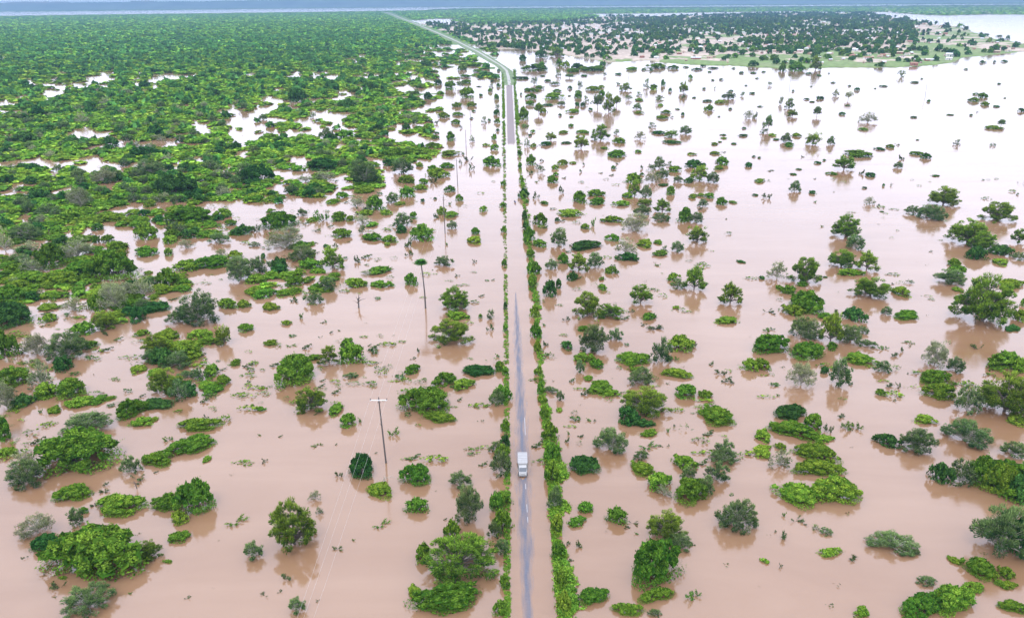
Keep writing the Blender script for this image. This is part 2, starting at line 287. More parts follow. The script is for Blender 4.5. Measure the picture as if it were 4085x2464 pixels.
# Field notes of the plants: tile of the survey, then "kind x y width height" (kinds: b bright low bush, m green bush,
# d dark bush, t feathery acacia, g grey-green thorn tree, p pale tree, s sparse twigs)
CAT = {
'C1': """d 130 280 440 280;b 490 220 170 100;m 80 570 230 290;m 150 870 340 230;p 90 1100 260 330;d 240 1060 200 150;p 380 560 280 250;g 690 600 380 280
b 810 500 270 120;m 840 350 230 150;t 1050 300 260 200;p 1150 130 330 330;b 960 110 180 170;p 740 130 220 160;p 440 900 220 330;b 720 965 310 210;b 480 970 230 170
d 640 700 200 160;b 800 1060 240 130;m 980 1020 180 90;b 1090 980 100 50;b 545 1110 150 80;s 400 1110 60 40;d 1370 220 160 170;d 1530 130 260 130;g 1990 260 420 330
g 1770 240 240 150;m 2250 90 200 120;b 2400 75 140 90;b 1400 355 150 75;t 1560 560 300 230;b 1850 600 420 220;b 1980 380 220 110;t 2210 450 180 200;g 1760 680 320 180
m 2080 440 240 100;m 2320 640 110 70;m 2420 315 160 100;g 1840 770 160 90;g 1960 790 150 130;m 2090 770 180 150;b 2200 850 170 130;t 1660 960 330 300;g 1780 1000 200 220
d 1560 1080 280 130;m 1300 1160 260 200;m 1440 1090 200 110;b 1400 1245 210 110;b 1520 1190 100 50;g 900 1340 480 250;m 50 1390 200 280;s 2020 1170 60 50;b 1980 1300 370 150
m 1900 1530 430 210;s 1670 1390 90 60;s 2440 820 70 40;s 1790 1370 60 30;s 1040 350 90 60""",
'C2': """g 630 48 190 140;s 430 25 90 40;s 495 185 70 60;b 355 245 100 60;b 200 102 175 90;b 200 445 120 70;s 390 455 90 35;s 790 325 40 30;s 700 225 50 20;m 1005 645 240 240;m 955 480 140 120
t 775 650 220 190;m 460 850 390 340;m 620 600 140 80;g 990 775 145 75;t 610 1120 330 270;m 845 1125 200 110;m 960 1260 180 160;s 1080 1200 60 50;s 140 870 80 40;m 105 1090 75 55
s 1395 1335 100 90;s 1650 515 55 55;s 1600 580 60 30;m 1590 730 160 110;t 2010 130 300 260;b 2030 200 240 100;t 1975 465 400 280;d 2240 760 280 140;m 1910 860 220 160;b 2095 885 210 130
m 1740 1160 440 320;b 1860 1215 300 130;m 2260 175 40 50;g 2360 185 80 100;s 2355 300 70 80;m 2440 700 100 110;g 2420 1050 150 180;s 670 1440 100 40;s 840 1420 30 20;s 90 1330 50 25;s 290 1345 50 25
g 2420 1500 150 120;s 870 300 40 20;s 740 215 30 30;s 2430 560 60 40""",
'C3': """t 840 190 260 280;t 1060 190 280 160;s 640 200 70 50;s 1280 120 70 40;t 1365 55 230 200;b 1720 80 70 35;m 1450 200 140 90;s 1400 250 70 30;s 1510 310 190 80;t 2245 60 240 220;m 2210 245 210 100
m 800 310 120 70;g 900 540 310 290;g 1120 405 140 130;d 645 490 130 100;m 810 620 190 120;m 935 680 150 110;g 775 720 100 130;m 855 790 110 60;s 690 810 80 50;b 1290 660 300 170;g 1570 640 200 260
b 1760 520 240 190;s 1880 470 100 80;s 1690 610 120 70;b 1715 775 260 120;g 1360 860 260 200;b 1340 720 180 80;m 970 930 260 150;b 1070 950 190 80;g 490 920 140 80;g 580 990 90 100;b 400 1010 100 90
t 1400 1180 460 330;d 1240 1240 220 200;d 1350 1260 240 120;b 1450 1345 170 90;m 1800 980 230 170;b 2000 970 130 100;s 2150 740 120 70;s 2270 820 50 50;b 2110 1240 350 210;b 1960 1130 90 70
b 565 1095 80 45;s 860 1190 70 40;s 920 1190 40 30;s 660 1320 40 40;s 770 1350 70 40;s 640 1400 50 80;g 1070 1530 330 270;s 1420 1470 150 80;s 1570 1440 60 25;s 1640 1435 30 30;b 2430 700 160 140
s 1700 1240 40 30;s 1635 1300 50 50;s 440 450 70 60;s 450 555 80 50;s 420 250 50 30;s 510 795 20 15;g 2180 1560 200 190""",
'C4': """m 520 125 350 230;b 400 160 240 130;s 175 130 100 45;s 180 310 110 50;d 1000 210 220 150;m 1510 190 260 85;g 1310 150 120 90;s 840 150 90 70;t 2230 275 560 520;g 500 400 290 240;t 760 440 240 300
g 930 440 260 200;g 1080 330 120 80;m 720 190 140 80;m 780 490 120 90;m 170 540 330 220;b 70 690 190 130;m 520 600 290 200;p 470 880 290 290;b 1050 645 300 130;g 850 870 220 280;d 710 720 90 80
g 1130 470 170 90;s 1300 490 90 50;s 1400 560 90 60;s 1470 510 60 60;g 1270 720 160 130;s 1350 860 100 60;m 1260 940 100 80;s 1440 860 70 60;s 1400 990 40 30;p 1780 680 270 290;m 1780 840 270 170
b 1830 990 280 190;g 1990 720 190 160;m 2400 680 220 160;t 2450 1180 560 470;g 2100 1120 250 280;s 870 1160 90 60;s 1000 1300 170 110;s 740 1310 90 100;b 1680 1220 200 110;d 360 1190 290 180
b 590 1290 210 180;b 400 1380 440 200;b 100 1390 200 130;b 700 1400 190 90;b 270 1470 120 80;d 1320 1460 220 160;g 1600 1530 360 270;g 2080 1450 430 280;s 1550 455 30 25;s 2190 480 90 60;b 90 1500 190 90;s 880 1240 40 30;s 250 940 50 30""",
'E1': """g 310 380 380 300;p 250 160 240 180;m 820 260 720 500;b 750 510 310 200;b 1220 670 420 270;s 1040 350 60 50;s 1030 420 110 60;m 1960 650 330 370;m 1680 600 280 200;b 1780 730 170 150;g 1300 240 190 190
b 1560 170 280 170;s 1370 310 130 70;s 1530 220 50 30;b 2040 105 110 60;p 400 880 360 280;d 500 1010 280 210;g 770 760 180 200;m 830 620 90 80;b 1030 1330 880 650;t 1480 1100 260 220;b 1650 1100 100 40
m 1770 910 230 130;s 2310 740 180 90;g 920 1640 470 330;s 570 1370 140 90;b 620 1260 90 40;s 930 550 90 50;b 90 60 180 110;s 1280 1410 60 20;s 1850 1450 60 30""",
'E2': """g 50 1090 210 190;d 1100 290 270 270;s 870 265 90 70;p 640 500 130 110;t 450 1030 480 520;g 680 630 70 80;b 1280 470 280 160;m 1640 365 270 240;g 2070 390 250 180;m 1640 640 220 190;g 2150 750 280 380
s 1270 760 150 70;s 860 990 110 60;s 1010 890 50 30;s 360 1290 120 90;s 130 1420 90 30;s 290 1390 50 30;t 2070 1390 760 560;b 1990 900 180 220;m 1930 1640 600 340;m 1700 1110 200 200;b 1620 1450 180 130
m 2420 610 150 210;g 2400 880 140 280;g 475 1620 190 170;s 140 120 60 50;s 1230 25 30 20;s 1910 680 50 20;s 660 1480 40 20""",
'E3': """d 810 255 270 220;b 1790 200 240 170;g 2170 160 300 180;g 2110 340 250 220;b 1380 250 260 150;b 1540 400 240 200;p 1590 470 150 140;m 1850 540 340 280;g 2000 450 160 200;m 830 625 160 130;m 740 755 170 120
m 1130 745 200 200;s 1310 730 90 40;s 1240 770 80 40;s 1330 820 60 20;t 1600 930 370 330;g 1720 1010 300 200;m 1490 1380 460 500;b 1520 1500 340 160;g 2300 830 400 340;s 1880 940 80 50;s 770 960 70 80
s 660 930 70 50;s 690 1090 70 40;m 890 1530 270 190;g 1370 100 160 110;b 1240 1640 290 150;s 1900 1480 140 110;g 1830 300 170 150;g 1500 1640 130 90""",
'E4': """p 260 190 220 200;b 110 70 170 100;b 620 110 460 180;b 620 270 440 200;b 420 560 400 260;b 780 560 450 330;d 1830 330 210 240;g 2030 350 250 260;m 2230 360 300 320;b 2400 450 300 350;g 1350 1030 480 240
g 1600 1030 100 70;g 2370 1100 560 560;d 2640 1080 330 500;b 1980 1110 130 80;b 2200 1260 270 220;m 2170 1390 180 110;b 2430 1340 120 80;m 1650 1640 560 240;b 1920 1620 420 320;g 1700 1330 190 110
s 310 650 50 50;s 460 720 120 70;g 620 780 70 60;g 720 830 120 80;s 230 800 40 30;s 300 880 100 100;b 120 1105 80 60;b 760 1040 240 90;s 990 1090 120 70;s 280 1150 40 60;b 2550 1600 260 140;b 1060 1640 180 120""",
'R': """b 450 470 180 80;b 375 295 130 50;d 390 230 150 90;g 520 260 100 60;t 510 140 120 110;b 510 710 110 90;d 470 785 130 50;m 545 600 50 60;m 400 1070 190 150;b 500 1090 150 120;p 520 1300 120 200;b 490 1480 160 80""",
'Q': """m 1000 560 420 300;d 1110 620 200 260;g 1030 260 200 140;b 980 1190 120 110;b 1010 1265 120 70;b 860 1180 120 90""",
'B1': """b 690 720 250 130;b 870 710 140 60;b 1100 710 300 70;b 1320 640 180 60;b 1240 750 160 80;b 1410 730 170 80;b 1480 560 120 80;m 1900 740 400 180;m 2200 670 180 100;b 1910 770 80 50;m 2270 745 130 70
d 2390 840 200 110;g 2160 925 200 120;m 1450 880 220 180;s 1700 830 120 180;b 1680 920 170 90;s 740 805 70 40;b 780 900 150 80;m 570 890 200 60;m 1070 915 130 90;m 950 910 80 80;g 270 900 300 170
p 60 1010 170 250;b 1160 1005 180 110;m 1450 1050 200 110;b 1660 1040 100 80;p 300 1020 240 130;m 520 1180 260 270;p 780 1090 340 230;m 1130 1300 440 330;b 1200 1040 150 80;p 330 1230 240 200
b 330 1340 380 150;m 160 1220 200 110;b 620 1350 380 170;m 830 1250 330 170;b 200 1390 260 120;m 110 1500 260 180;b 1460 1220 90 40;p 1420 1470 200 230;p 1830 970 160 90;m 1670 1350 220 200
b 1860 1200 250 130;m 2100 1180 330 150;g 2370 1310 300 260;b 2320 1080 130 100;p 2180 1060 120 90;b 1520 1470 100 60;p 1230 1450 280 160;b 990 1478 180 90;b 430 1470 70 50;g 170 1110 200 90;s 880 835 50 20;s 1340 800 40 20;m 180 640 150 80;m 360 620 160 90""",
'B2': """b 200 620 90 50;m 290 790 320 190;g 510 650 100 80;p 360 1000 400 230;g 520 1100 260 160;d 290 1200 200 150;g 90 1220 240 170;b 70 1320 200 110;b 200 1260 150 80;m 590 1190 240 130;t 810 1190 240 220
b 670 1220 150 60;b 480 1250 120 90;d 125 1070 60 60;g 40 950 110 50;s 60 810 100 90;s 720 710 130 120;b 610 705 130 40;m 870 700 190 100;b 980 700 100 60;p 1100 740 170 100;g 1095 820 80 80
b 1130 650 180 70;b 1330 640 130 60;m 1230 600 180 160;s 1110 620 140 80;p 1050 560 160 110;g 1390 530 140 110;b 1470 545 110 45;b 810 530 140 55;m 900 870 200 110;m 1200 900 210 90;b 1370 915 170 80
b 1340 940 60 40;d 740 960 60 40;s 840 960 60 50;s 1060 1110 80 70;m 1270 1230 230 90;p 1170 1240 180 70;b 1060 1360 170 110;m 1290 1360 210 80;m 430 1350 200 120;b 420 1425 170 80;s 440 1478 80 50
g 760 1400 200 150;m 660 1380 100 80;g 1500 760 180 140;m 1600 680 90 80;d 1480 820 120 90;m 1690 900 220 180;s 1540 960 80 90;s 1560 1040 80 60;m 1540 470 150 120;b 1660 395 150 60;m 1700 340 100 70
b 1540 330 160 90;g 1500 240 240 150;b 1660 165 90 50;b 1840 280 220 110;m 1790 215 120 70;m 1930 180 150 60;s 1800 330 100 80;d 1690 510 50 35;d 1810 485 40 25;m 1960 415 100 70;m 2050 500 70 70
s 1955 540 50 30;b 1880 640 90 90;b 1970 665 170 70;s 1830 670 60 50;g 1980 780 100 90;m 2285 605 80 60;m 2210 830 90 75;b 2200 925 180 80;s 1930 935 50 30;g 1900 1150 190 110;m 1580 1335 140 130
s 2200 1110 50 40;s 2170 200 60 110;s 2130 110 90 50;s 2065 140 40 50;m 2370 165 170 110;b 1950 65 200 55;s 2090 45 60 30;b 1440 80 320 90;b 1700 60 240 90;m 1200 170 180 60;s 1300 340 80 50;s 1330 130 60 30;b 1130 430 200 70;s 2030 1245 50 30""",
'B3': """m 290 150 90 110;s 400 115 60 30;g 390 230 80 80;s 290 240 80 50;s 360 180 50 50;b 600 150 110 60;b 530 190 80 50;m 535 255 70 40;m 500 325 110 80;s 610 280 50 20;b 700 135 80 25;m 1130 75 190 80
m 1340 25 80 30;s 345 320 50 20;s 780 220 50 35;s 810 150 40 30;d 1105 185 60 35;s 1140 140 30 20;s 1080 255 80 20;s 970 230 50 15;d 220 470 100 100;s 340 480 60 110;m 420 535 90 40;s 590 430 80 80
m 770 520 170 120;b 930 460 160 80;m 940 540 180 80;m 1300 330 150 110;t 1310 460 140 150;b 1240 475 130 60;g 1420 470 110 120;g 1550 190 120 120;g 1470 210 80 70;s 1380 185 60 40;d 1385 250 50 30
p 1480 330 150 120;g 1580 280 130 100;g 1650 160 60 50;d 1900 180 180 90;m 1700 220 150 70;t 1950 310 200 140;g 2080 330 140 110;d 1840 325 100 60;m 2165 150 150 90;b 2130 195 110 50;g 1735 320 90 70
d 1590 355 100 30;m 1660 440 110 90;b 1880 475 100 50;m 2045 475 110 60;b 1960 460 90 40;m 2160 540 110 80;m 2270 525 90 30;g 1980 560 100 80;s 1950 590 60 30;b 1870 50 80 30;b 2100 45 110 30
s 2190 25 60 15;d 2430 165 90 50;b 1180 555 180 60;t 1410 560 170 80;g 1380 650 170 110;t 1580 620 170 130;g 1570 710 170 90;p 1320 820 280 190;b 1090 720 220 60;b 680 665 230 90;m 380 745 140 130
d 550 700 60 40;b 825 780 100 60;s 900 750 60 100;m 1800 710 150 150;g 1910 725 150 110;m 1090 900 130 80;g 560 960 180 180;m 270 890 110 140;d 820 990 270 110;g 920 1170 170 160;t 760 1210 220 180
d 700 1290 110 100;m 610 1120 110 110;g 490 1180 120 110;m 370 960 150 90;p 1220 1040 210 170;d 1240 1100 200 100;b 1410 960 200 90;b 1540 925 120 40;t 1920 930 220 170;b 1560 1045 150 70;g 1600 1000 70 60
g 1730 1010 140 110;m 1070 1215 120 80;s 1130 1220 80 60;b 990 1280 60 40;m 990 1380 110 70;d 480 1450 130 180;d 560 1360 70 100;s 1530 1145 80 30;b 1690 1290 130 90;t 1890 1400 230 240;g 1730 1370 140 100;d 2350 1110 90 35
m 330 1220 130 130;b 310 1330 100 120;m 290 1060 90 90;m 250 520 50 40;d 230 690 60 110""",
'B4': """t 900 210 210 150;m 1040 75 240 65;m 780 245 100 35;d 1160 265 120 50;s 1070 240 60 50;d 645 135 70 30;d 710 105 40 20;d 460 195 60 20;d 400 245 80 20;s 180 210 90 20;b 75 320 120 45;g 415 415 120 110
d 590 430 80 40;d 30 450 70 25;s 140 480 90 60;d 70 80 40 20;d 20 70 40 20;d 1105 378 50 25;d 1290 355 30 30;s 1365 350 30 30;d 1275 608 45 15;p 1150 540 110 80;g 1430 180 100 60;s 1470 95 70 50
d 1705 85 90 60;m 1610 50 140 25;d 1800 260 80 20;t 1870 560 300 200;g 1750 700 260 160;g 1580 640 160 90;t 2400 715 300 210;t 910 880 270 240;g 1010 990 210 150;t 870 1170 260 190;t 1120 1200 240 190
b 960 1240 240 60;t 1150 1478 350 230;p 240 1290 210 190;t 510 1330 270 280;b 350 1420 140 100;d 90 1270 70 40;m 490 1340 130 60;d 715 1255 50 20;s 685 755 40 20;s 1755 1000 40 20;s 1385 1320 30 20
b 1460 1440 200 100;t 2100 950 390 250;d 2200 1085 180 150;t 2250 1000 260 200;g 1930 1340 300 170;b 1980 1150 140 90;m 2000 1240 180 120;b 2010 1390 110 50;s 500 70 40 20;s 620 515 40 20;b 260 1370 80 50""",
'A4': """m 150 690 60 80;m 280 690 160 90;t 465 680 110 120;t 1290 745 80 55;d 640 805 50 15;d 865 875 60 30;d 790 835 35 15;d 510 960 80 35;d 375 965 60 20;d 435 990 60 15;g 130 1010 50 70;t 215 1050 90 90
t 240 1130 100 70;g 475 1130 100 90;p 780 970 110 80;p 660 930 60 60;d 775 1025 50 15;d 720 1110 75 30;p 970 1190 160 100;b 925 1260 100 30;d 250 885 25 20;d 425 838 25 10;d 1420 803 90 20;d 1490 765 30 12
d 1120 838 80 12;d 1040 857 30 10;d 1555 985 40 25;b 1990 985 110 45;m 2070 945 80 50;m 2010 915 60 20;b 2100 1020 85 40;d 2210 1035 80 20;d 2235 815 40 15;d 2290 950 30 10;d 2450 1080 60 40
d 1965 1118 35 20;s 2025 1085 20 15;d 1415 1140 70 20;d 1765 1115 70 12;b 2180 1250 140 30;g 2250 1220 90 60;d 2075 610 65 25;d 2190 605 30 20;d 2285 600 70 20;d 1915 675 40 15;d 2235 355 60 15;d 2315 380 40 35
d 1450 1355 40 12;g 1825 1400 70 50;g 2175 1410 70 30;b 1185 1430 100 40;s 1260 1405 60 20;t 440 1400 150 110;g 610 1400 90 80;g 180 1380 130 90;b 280 1320 90 40;m 210 1420 110 50;b 50 1315 80 30
d 90 1355 70 20;d 500 735 60 15;d 220 730 30 12;d 400 720 60 20;d 595 712 25 10;g 25 830 50 40;g 10 1260 90 140;d 1080 1449 90 30""",
'A3': """d 110 485 70 50;d 290 560 100 90;t 440 550 150 80;d 480 470 70 60;d 110 590 90 60;m 230 690 220 70;m 290 660 80 60;m 460 640 70 70;b 520 650 80 60;d 630 670 110 60;b 700 680 120 40;m 780 690 180 40
d 880 640 70 50;m 840 680 120 50;b 590 700 160 30;b 1160 680 130 30;d 1275 680 50 20;d 1345 685 40 30;b 1400 665 200 40;m 1560 670 100 40;d 1790 680 90 25;d 1940 665 90 20;d 1680 655 70 15
d 1850 645 60 20;d 1910 700 40 15;d 2140 665 40 15;d 2215 710 50 20;d 2330 712 70 15;d 2430 700 40 15;d 2370 762 40 12;d 100 770 150 25;g 220 820 80 70;b 265 865 100 40;m 200 890 140 40;d 95 920 25 25
m 190 960 100 60;b 400 965 190 70;g 660 870 60 90;m 640 950 90 60;m 645 900 60 30;m 180 1020 90 50;t 265 1110 100 110;b 310 1090 70 50;b 120 1160 90 150;d 350 1025 110 25;b 600 1090 140 40
d 465 1120 40 25;b 575 1135 50 18;g 480 1020 90 40;d 635 1025 60 40;d 690 1030 60 40;d 760 1065 50 25;g 830 1050 140 120;t 935 1090 120 170;t 1015 1030 90 100;m 870 930 70 60;g 720 990 60 60
t 1100 880 120 70;s 1030 820 60 25;b 790 880 140 50;b 870 850 70 30;g 1300 850 60 80;b 1375 870 80 60;d 1460 830 50 60;d 1530 885 40 35;t 1655 900 90 100;s 1650 950 40 60;g 1130 970 80 50
g 1230 930 60 40;b 1230 975 100 25;g 1420 1000 70 60;b 1440 1025 60 25;p 1430 960 80 40;g 1210 1060 90 60;b 1230 1100 90 30;b 1490 1100 100 40;b 1450 1150 110 40;s 1545 1138 40 20;d 1600 1060 50 15
d 1650 1115 40 30;b 1905 1070 80 60;b 2015 1000 130 25;d 1890 985 90 25;g 2090 960 130 70;g 2225 930 50 40;d 2320 910 70 20;d 2115 885 50 18;d 1855 865 40 20;d 2020 775 40 20;d 1940 780 40 15
d 1760 950 50 15;s 1960 860 20 30;m 1725 760 40 40;d 2260 830 30 12;d 2400 1035 60 15;d 2000 1130 30 12;d 2110 1060 40 20;p 2290 1150 110 80;s 2340 1140 50 60;g 2430 1290 70 110;d 2240 1245 50 20
g 130 1260 80 60;m 205 1280 50 30;d 180 1315 40 25;g 150 1420 60 90;b 215 1420 70 40;d 330 1410 120 50;t 380 1360 110 80;b 500 1290 110 20;b 690 1290 120 40;t 860 1360 180 140;t 670 1440 150 130
d 530 1390 100 25;b 1040 1385 140 60;g 1010 1300 70 50;p 1240 1350 110 80;g 1355 1235 80 50;g 1680 1300 130 80;d 1420 1300 140 40;t 1540 1330 140 70;d 1540 1390 160 35;b 1955 1400 90 25;d 2010 1375 50 15
b 2045 1340 60 20;d 2040 1310 70 15;d 2230 1320 90 30;d 2145 1395 60 20;m 575 1225 70 30;b 900 1440 80 25;g 560 760 120 40;g 450 740 60 60;d 700 740 80 20;d 1030 725 80 20;g 900 740 40 40;g 420 820 100 30
d 150 880 60 30;d 560 860 50 30;d 300 740 60 15;d 350 790 80 25;d 560 930 40 12;m 440 890 90 30""",
'A2': """m 1950 1120 110 40;g 2200 1190 60 60;d 2250 1170 40 25;b 1930 1200 110 50;d 2330 1270 40 30;m 1880 1360 100 90;g 2085 1370 50 60;m 2300 1350 50 60;b 2220 1410 70 30;m 2300 1449 80 60;m 1700 1430 130 60
m 2330 1190 50 50;d 2320 1110 60 60;g 2330 1060 50 50;m 2320 960 60 50;m 2260 890 40 40;d 2340 840 50 35;g 2270 850 50 40;d 2170 930 50 25;d 2280 790 50 20;d 2160 760 70 25;m 2040 950 150 110;b 1940 1035 90 50
b 2080 1030 90 50;b 1810 1140 120 60;m 1730 1340 90 40;d 1745 1290 50 20;s 1720 1200 90 40;d 2080 1150 40 20;s 1980 1240 40 30;d 2100 1080 40 20;b 1640 1280 90 70;b 1410 1170 110 50;g 1540 1210 80 80
d 2250 715 70 20;m 2140 700 120 25;m 2020 750 120 30;m 2110 645 120 25;m 1990 680 100 50;d 2010 615 70 25;m 2030 810 150 40;d 2150 840 50 12;g 1970 850 80 60;d 1760 820 80 60;m 1870 870 130 90;d 2340 690 40 25""",
}
CAT['A1'] = """p 1220 935 170 70;p 1030 1020 150 80;d 370 1130 150 110;d 1400 850 130 70;g 160 1165 140 70;p 800 1200 150 110;d 1510 1330 170 130;d 250 1390 240 120;d 1080 1420 180 110;p 1310 1449 170 90;d 480 1280 120 80
d 900 1060 80 80;d 2080 930 110 70;d 310 870 110 60;d 1080 1100 150 70;d 560 1120 160 70;g 620 1260 150 80;d 210 730 90 40;d 780 730 90 40;g 1180 1240 100 60;g 1760 1050 60 60;g 2050 1180 100 60;d 2300 680 70 60"""
CAT['A2'] += """;d 400 985 160 130;d 740 860 120 90;d 1100 885 130 90;d 890 1050 160 100;d 970 700 70 60;d 1640 650 110 80;d 240 1449 170 90;g 690 1360 150 120;m 860 1350 200 100;d 1120 1120 90 40;d 1660 960 100 70"""
CAT['B2'] += """;d 720 210 330 140;d 80 330 260 190;g 1110 350 330 240;p 740 310 220 120;p 540 320 160 80;g 400 430 140 90;d 660 400 100 70;m 770 400 110 60;g 700 80 230 90"""
CAT['B1'] += """;d 1740 470 330 240;g 2430 320 220 180;p 1040 340 260 180;p 800 580 260 220;d 380 500 200 120;g 1480 260 300 160;g 1230 400 120 90;m 1530 410 160 100;g 480 650 220 120;g 300 840 240 120;g 240 560 200 100;d 1440 80 260 120;p 2200 470 160 110;g 2080 200 180 100"""

# ------------------------------------------------------------------ scene bookkeeping
def link(name, me, parent=None):
    o = bpy.data.objects.new(name, me); COL.objects.link(o)
    if parent is not None: o.parent = parent
    return o
def tag(o, label=None, cat=None, group=None, kind=None):
    if label: o['label'] = label
    if cat: o['category'] = cat
    if group: o['group'] = group
    if kind: o['kind'] = kind
    return o
def pydata(name, V, Fc, m, smooth=False):
    me = bpy.data.meshes.new(name); me.from_pydata([tuple(v) for v in V], [], [tuple(f) for f in Fc]); me.update()
    for x in (m if isinstance(m, (list, tuple)) else [m]): me.materials.append(x)
    if smooth: me.shade_smooth()
    return me
def boxes(name, bl, m, bevel=0):
    """list of (cx,cy,cz,sx,sy,sz) joined in one mesh"""
    V = []; Fc = []
    for cx, cy, cz, sx, sy, sz in bl:
        o = len(V)
        for k in range(8): V.append((cx + (k & 1 or -1) * sx / 2 if k & 1 else cx - sx / 2, cy + (sy / 2 if k & 2 else -sy / 2), cz + (sz / 2 if k & 4 else -sz / 2)))
        Fc += [[o + a for a in f] for f in ((0, 2, 3, 1), (4, 5, 7, 6), (0, 1, 5, 4), (2, 6, 7, 3), (0, 4, 6, 2), (1, 3, 7, 5))]
    return pydata(name, V, Fc, m)

# ------------------------------------------------------------------ where land, water and thicket lie (survey picture coordinates)
FOREST = [(-900, 60), (-300, 46), (0, 41), (150, 38.5), (300, 36.5), (600, 33), (945, 28), (1000, 26.5), (1060, 25.6), (1440, 37.5), (1430, 44), (1290, 58), (1180, 62), (1090, 50), (1000, 56),
          (1090, 75), (1150, 108), (1065, 108), (952, 116), (930, 150), (880, 200), (860, 300), (870, 386), (914, 411), (916, 458), (823, 462), (750, 484), (603, 486), (416, 486),
          (343, 490), (220, 512), (160, 548), (110, 585), (0, 600), (-900, 760)]
BEYOND = [(1030, 24.5), (1100, 21.5), (1300, 20), (1500, 18.5), (1800, 17), (2100, 15), (2600, 12), (3300, 10), (3300, 40), (2500, 34), (2464, 35), (2370, 34.5), (2300, 37), (2230, 36), (2120, 28.5), (2060, 29.5),
          (1900, 27.5), (1700, 30), (1500, 33), (1400, 33.5), (1200, 30.5)]
VILLAGE = [(1010, 57), (1120, 60), (1290, 56), (1430, 44), (1450, 40), (1600, 39), (1846, 32.5), (2000, 31.5), (2086, 32), (2203, 50), (2258, 60), (2320, 67), (2383, 92), (2461, 105), (2700, 112), (2700, 136),
           (2461, 124), (2380, 133), (2320, 138), (2290, 150), (2230, 156), (2150, 162), (2010, 163), (1900, 164), (1830, 162), (1760, 158), (1700, 156), (1640, 153), (1560, 146), (1500, 150), (1460, 152),
           (1400, 138), (1330, 128), (1240, 118), (1190, 118), (1160, 112), (1105, 90)]
FARISLE = [(-900, 40), (0, 22), (120, 21), (300, 22), (600, 15), (1000, 13), (1300, 11), (1700, 8.5), (2600, 2), (2600, 9), (2000, 12), (1600, 14.5), (1200, 17), (1000, 18), (700, 21), (300, 26), (0, 29), (-900, 46)]
POND = [(985, 50), (1050, 44.5), (1155, 46.5), (1150, 49), (1090, 50), (1075, 58), (1035, 60)]
HOLES = [(5,133,8,10),(145,177,12,7),(75,196,10,6),(130,206,26,11),(120,222,8,10),(180,205,28,6),(232,195,28,10),(260,174,16,4),(332,190,10,14),(375,195,18,8),(425,180,22,7),(470,178,12,6),(8,240,8,4),(57,235,6,4),
 (200,316,25,8),(468,262,14,8),(445,280,20,6),(480,290,20,12),(500,305,10,8),(550,268,30,8),(540,255,14,8),(590,310,30,18),(580,280,18,8),(620,262,20,10),(640,255,20,8),(775,270,25,10),(770,285,18,8),(735,290,15,5),
 (802,190,14,6),(765,180,16,6),(715,178,12,5),(840,150,22,5),(880,170,8,12),(927,180,18,5),(832,222,15,4),(872,207,10,5),(945,207,22,8),(772,275,28,12),(645,250,22,12),(695,242,10,5),(715,257,12,5),(627,297,12,10),
 (820,290,18,8),(872,295,10,8),(870,327,8,12),(912,275,8,14),(817,345,10,10),(972,250,10,15),(655,317,12,6),(95,394,18,8),(137,396,22,6),(220,389,28,10),(213,406,20,5),(39,443,12,5),(59,521,14,8),(428,408,12,6),
 (401,420,8,5),(563,408,20,8),(490,426,12,3),(588,374,20,5),(269,457,12,4),(122,423,6,5),(730,391,16,8),(667,411,10,5),(698,421,12,6),(733,428,14,7),(676,452,14,9),(818,450,20,12),(713,386,14,7),(1000,122,26,7),(870,133,10,5)]
ROAD_FAR = [(1226, 205), (1224, 190), (1219, 172), (1206, 160), (1184, 147), (1152, 127), (1100, 101), (1050, 79), (1000, 58), (962, 43), (940, 34), (925, 29.5)]

def hole_mask(px, py):
    m = np.zeros(px.shape)
    for cx, cy, rx, ry in HOLES:
        d = ((px - cx) / (rx * 1.7)) ** 2 + ((py - cy - ry * .45) / (ry * 2.1 + 2)) ** 2
        m = np.maximum(m, 1 - d)
    return m
def thicket(px, py, X, Y):
    """share of the ground that vegetation covers, 0..1"""
    c = np.zeros(px.shape)
    jx = px + 16 * (fbm(X, Y, 60, 3) - .5); jy = py + 14 * (fbm(X, Y, 60, 9) - .5) * np.clip(py / 400, .05, 1)
    c[inpoly(jx, jy, FOREST)] = .95
    core = c > .5
    fr = (px > 855) & (px < 1195) & (py > 112) & (py < 440) & ~core
    g = np.clip(.92 - (px - 855) / 230, .0, .9) * np.clip(1.2 - (py - 330) / 110, .0, 1)
    g = np.where(py < 190, np.clip(.42 - (px - 930) / 600, .14, .9), g)
    n = fbm(X, Y, 34, 21)
    c = np.where(fr, np.where(n > .70 - .5 * g, .7, 0.0) * (g > .03), c)
    # broken scrub south of the thicket
    g2 = np.clip((900 - px) / 900, 0, 1) * np.clip((800 - py) / 260, 0, 1) + np.clip((330 - px) / 330, 0, 1) * np.clip((1120 - py) / 350, 0, 1)
    c = np.where(~core & ~fr & (py > 470) & (py < 1150) & (px < 900), np.where(fbm(X, Y, 22, 61) > .71 - .24 * np.clip(g2, 0, 1), .55, 0), c)
    n2 = fbm(X * .75, Y, 38, 31); hm_ = hole_mask(jx, jy); lim = .26 + .13 * np.clip((py - 120) / 200, 0, 1) + .05 * (px > 560)
    c = np.where(core & (py > 95) & (n2 < lim + .42 * np.clip(hm_, 0, .8) ** .6), .04, c)
    c[inpoly(px, py, POND)] = .0
    return c
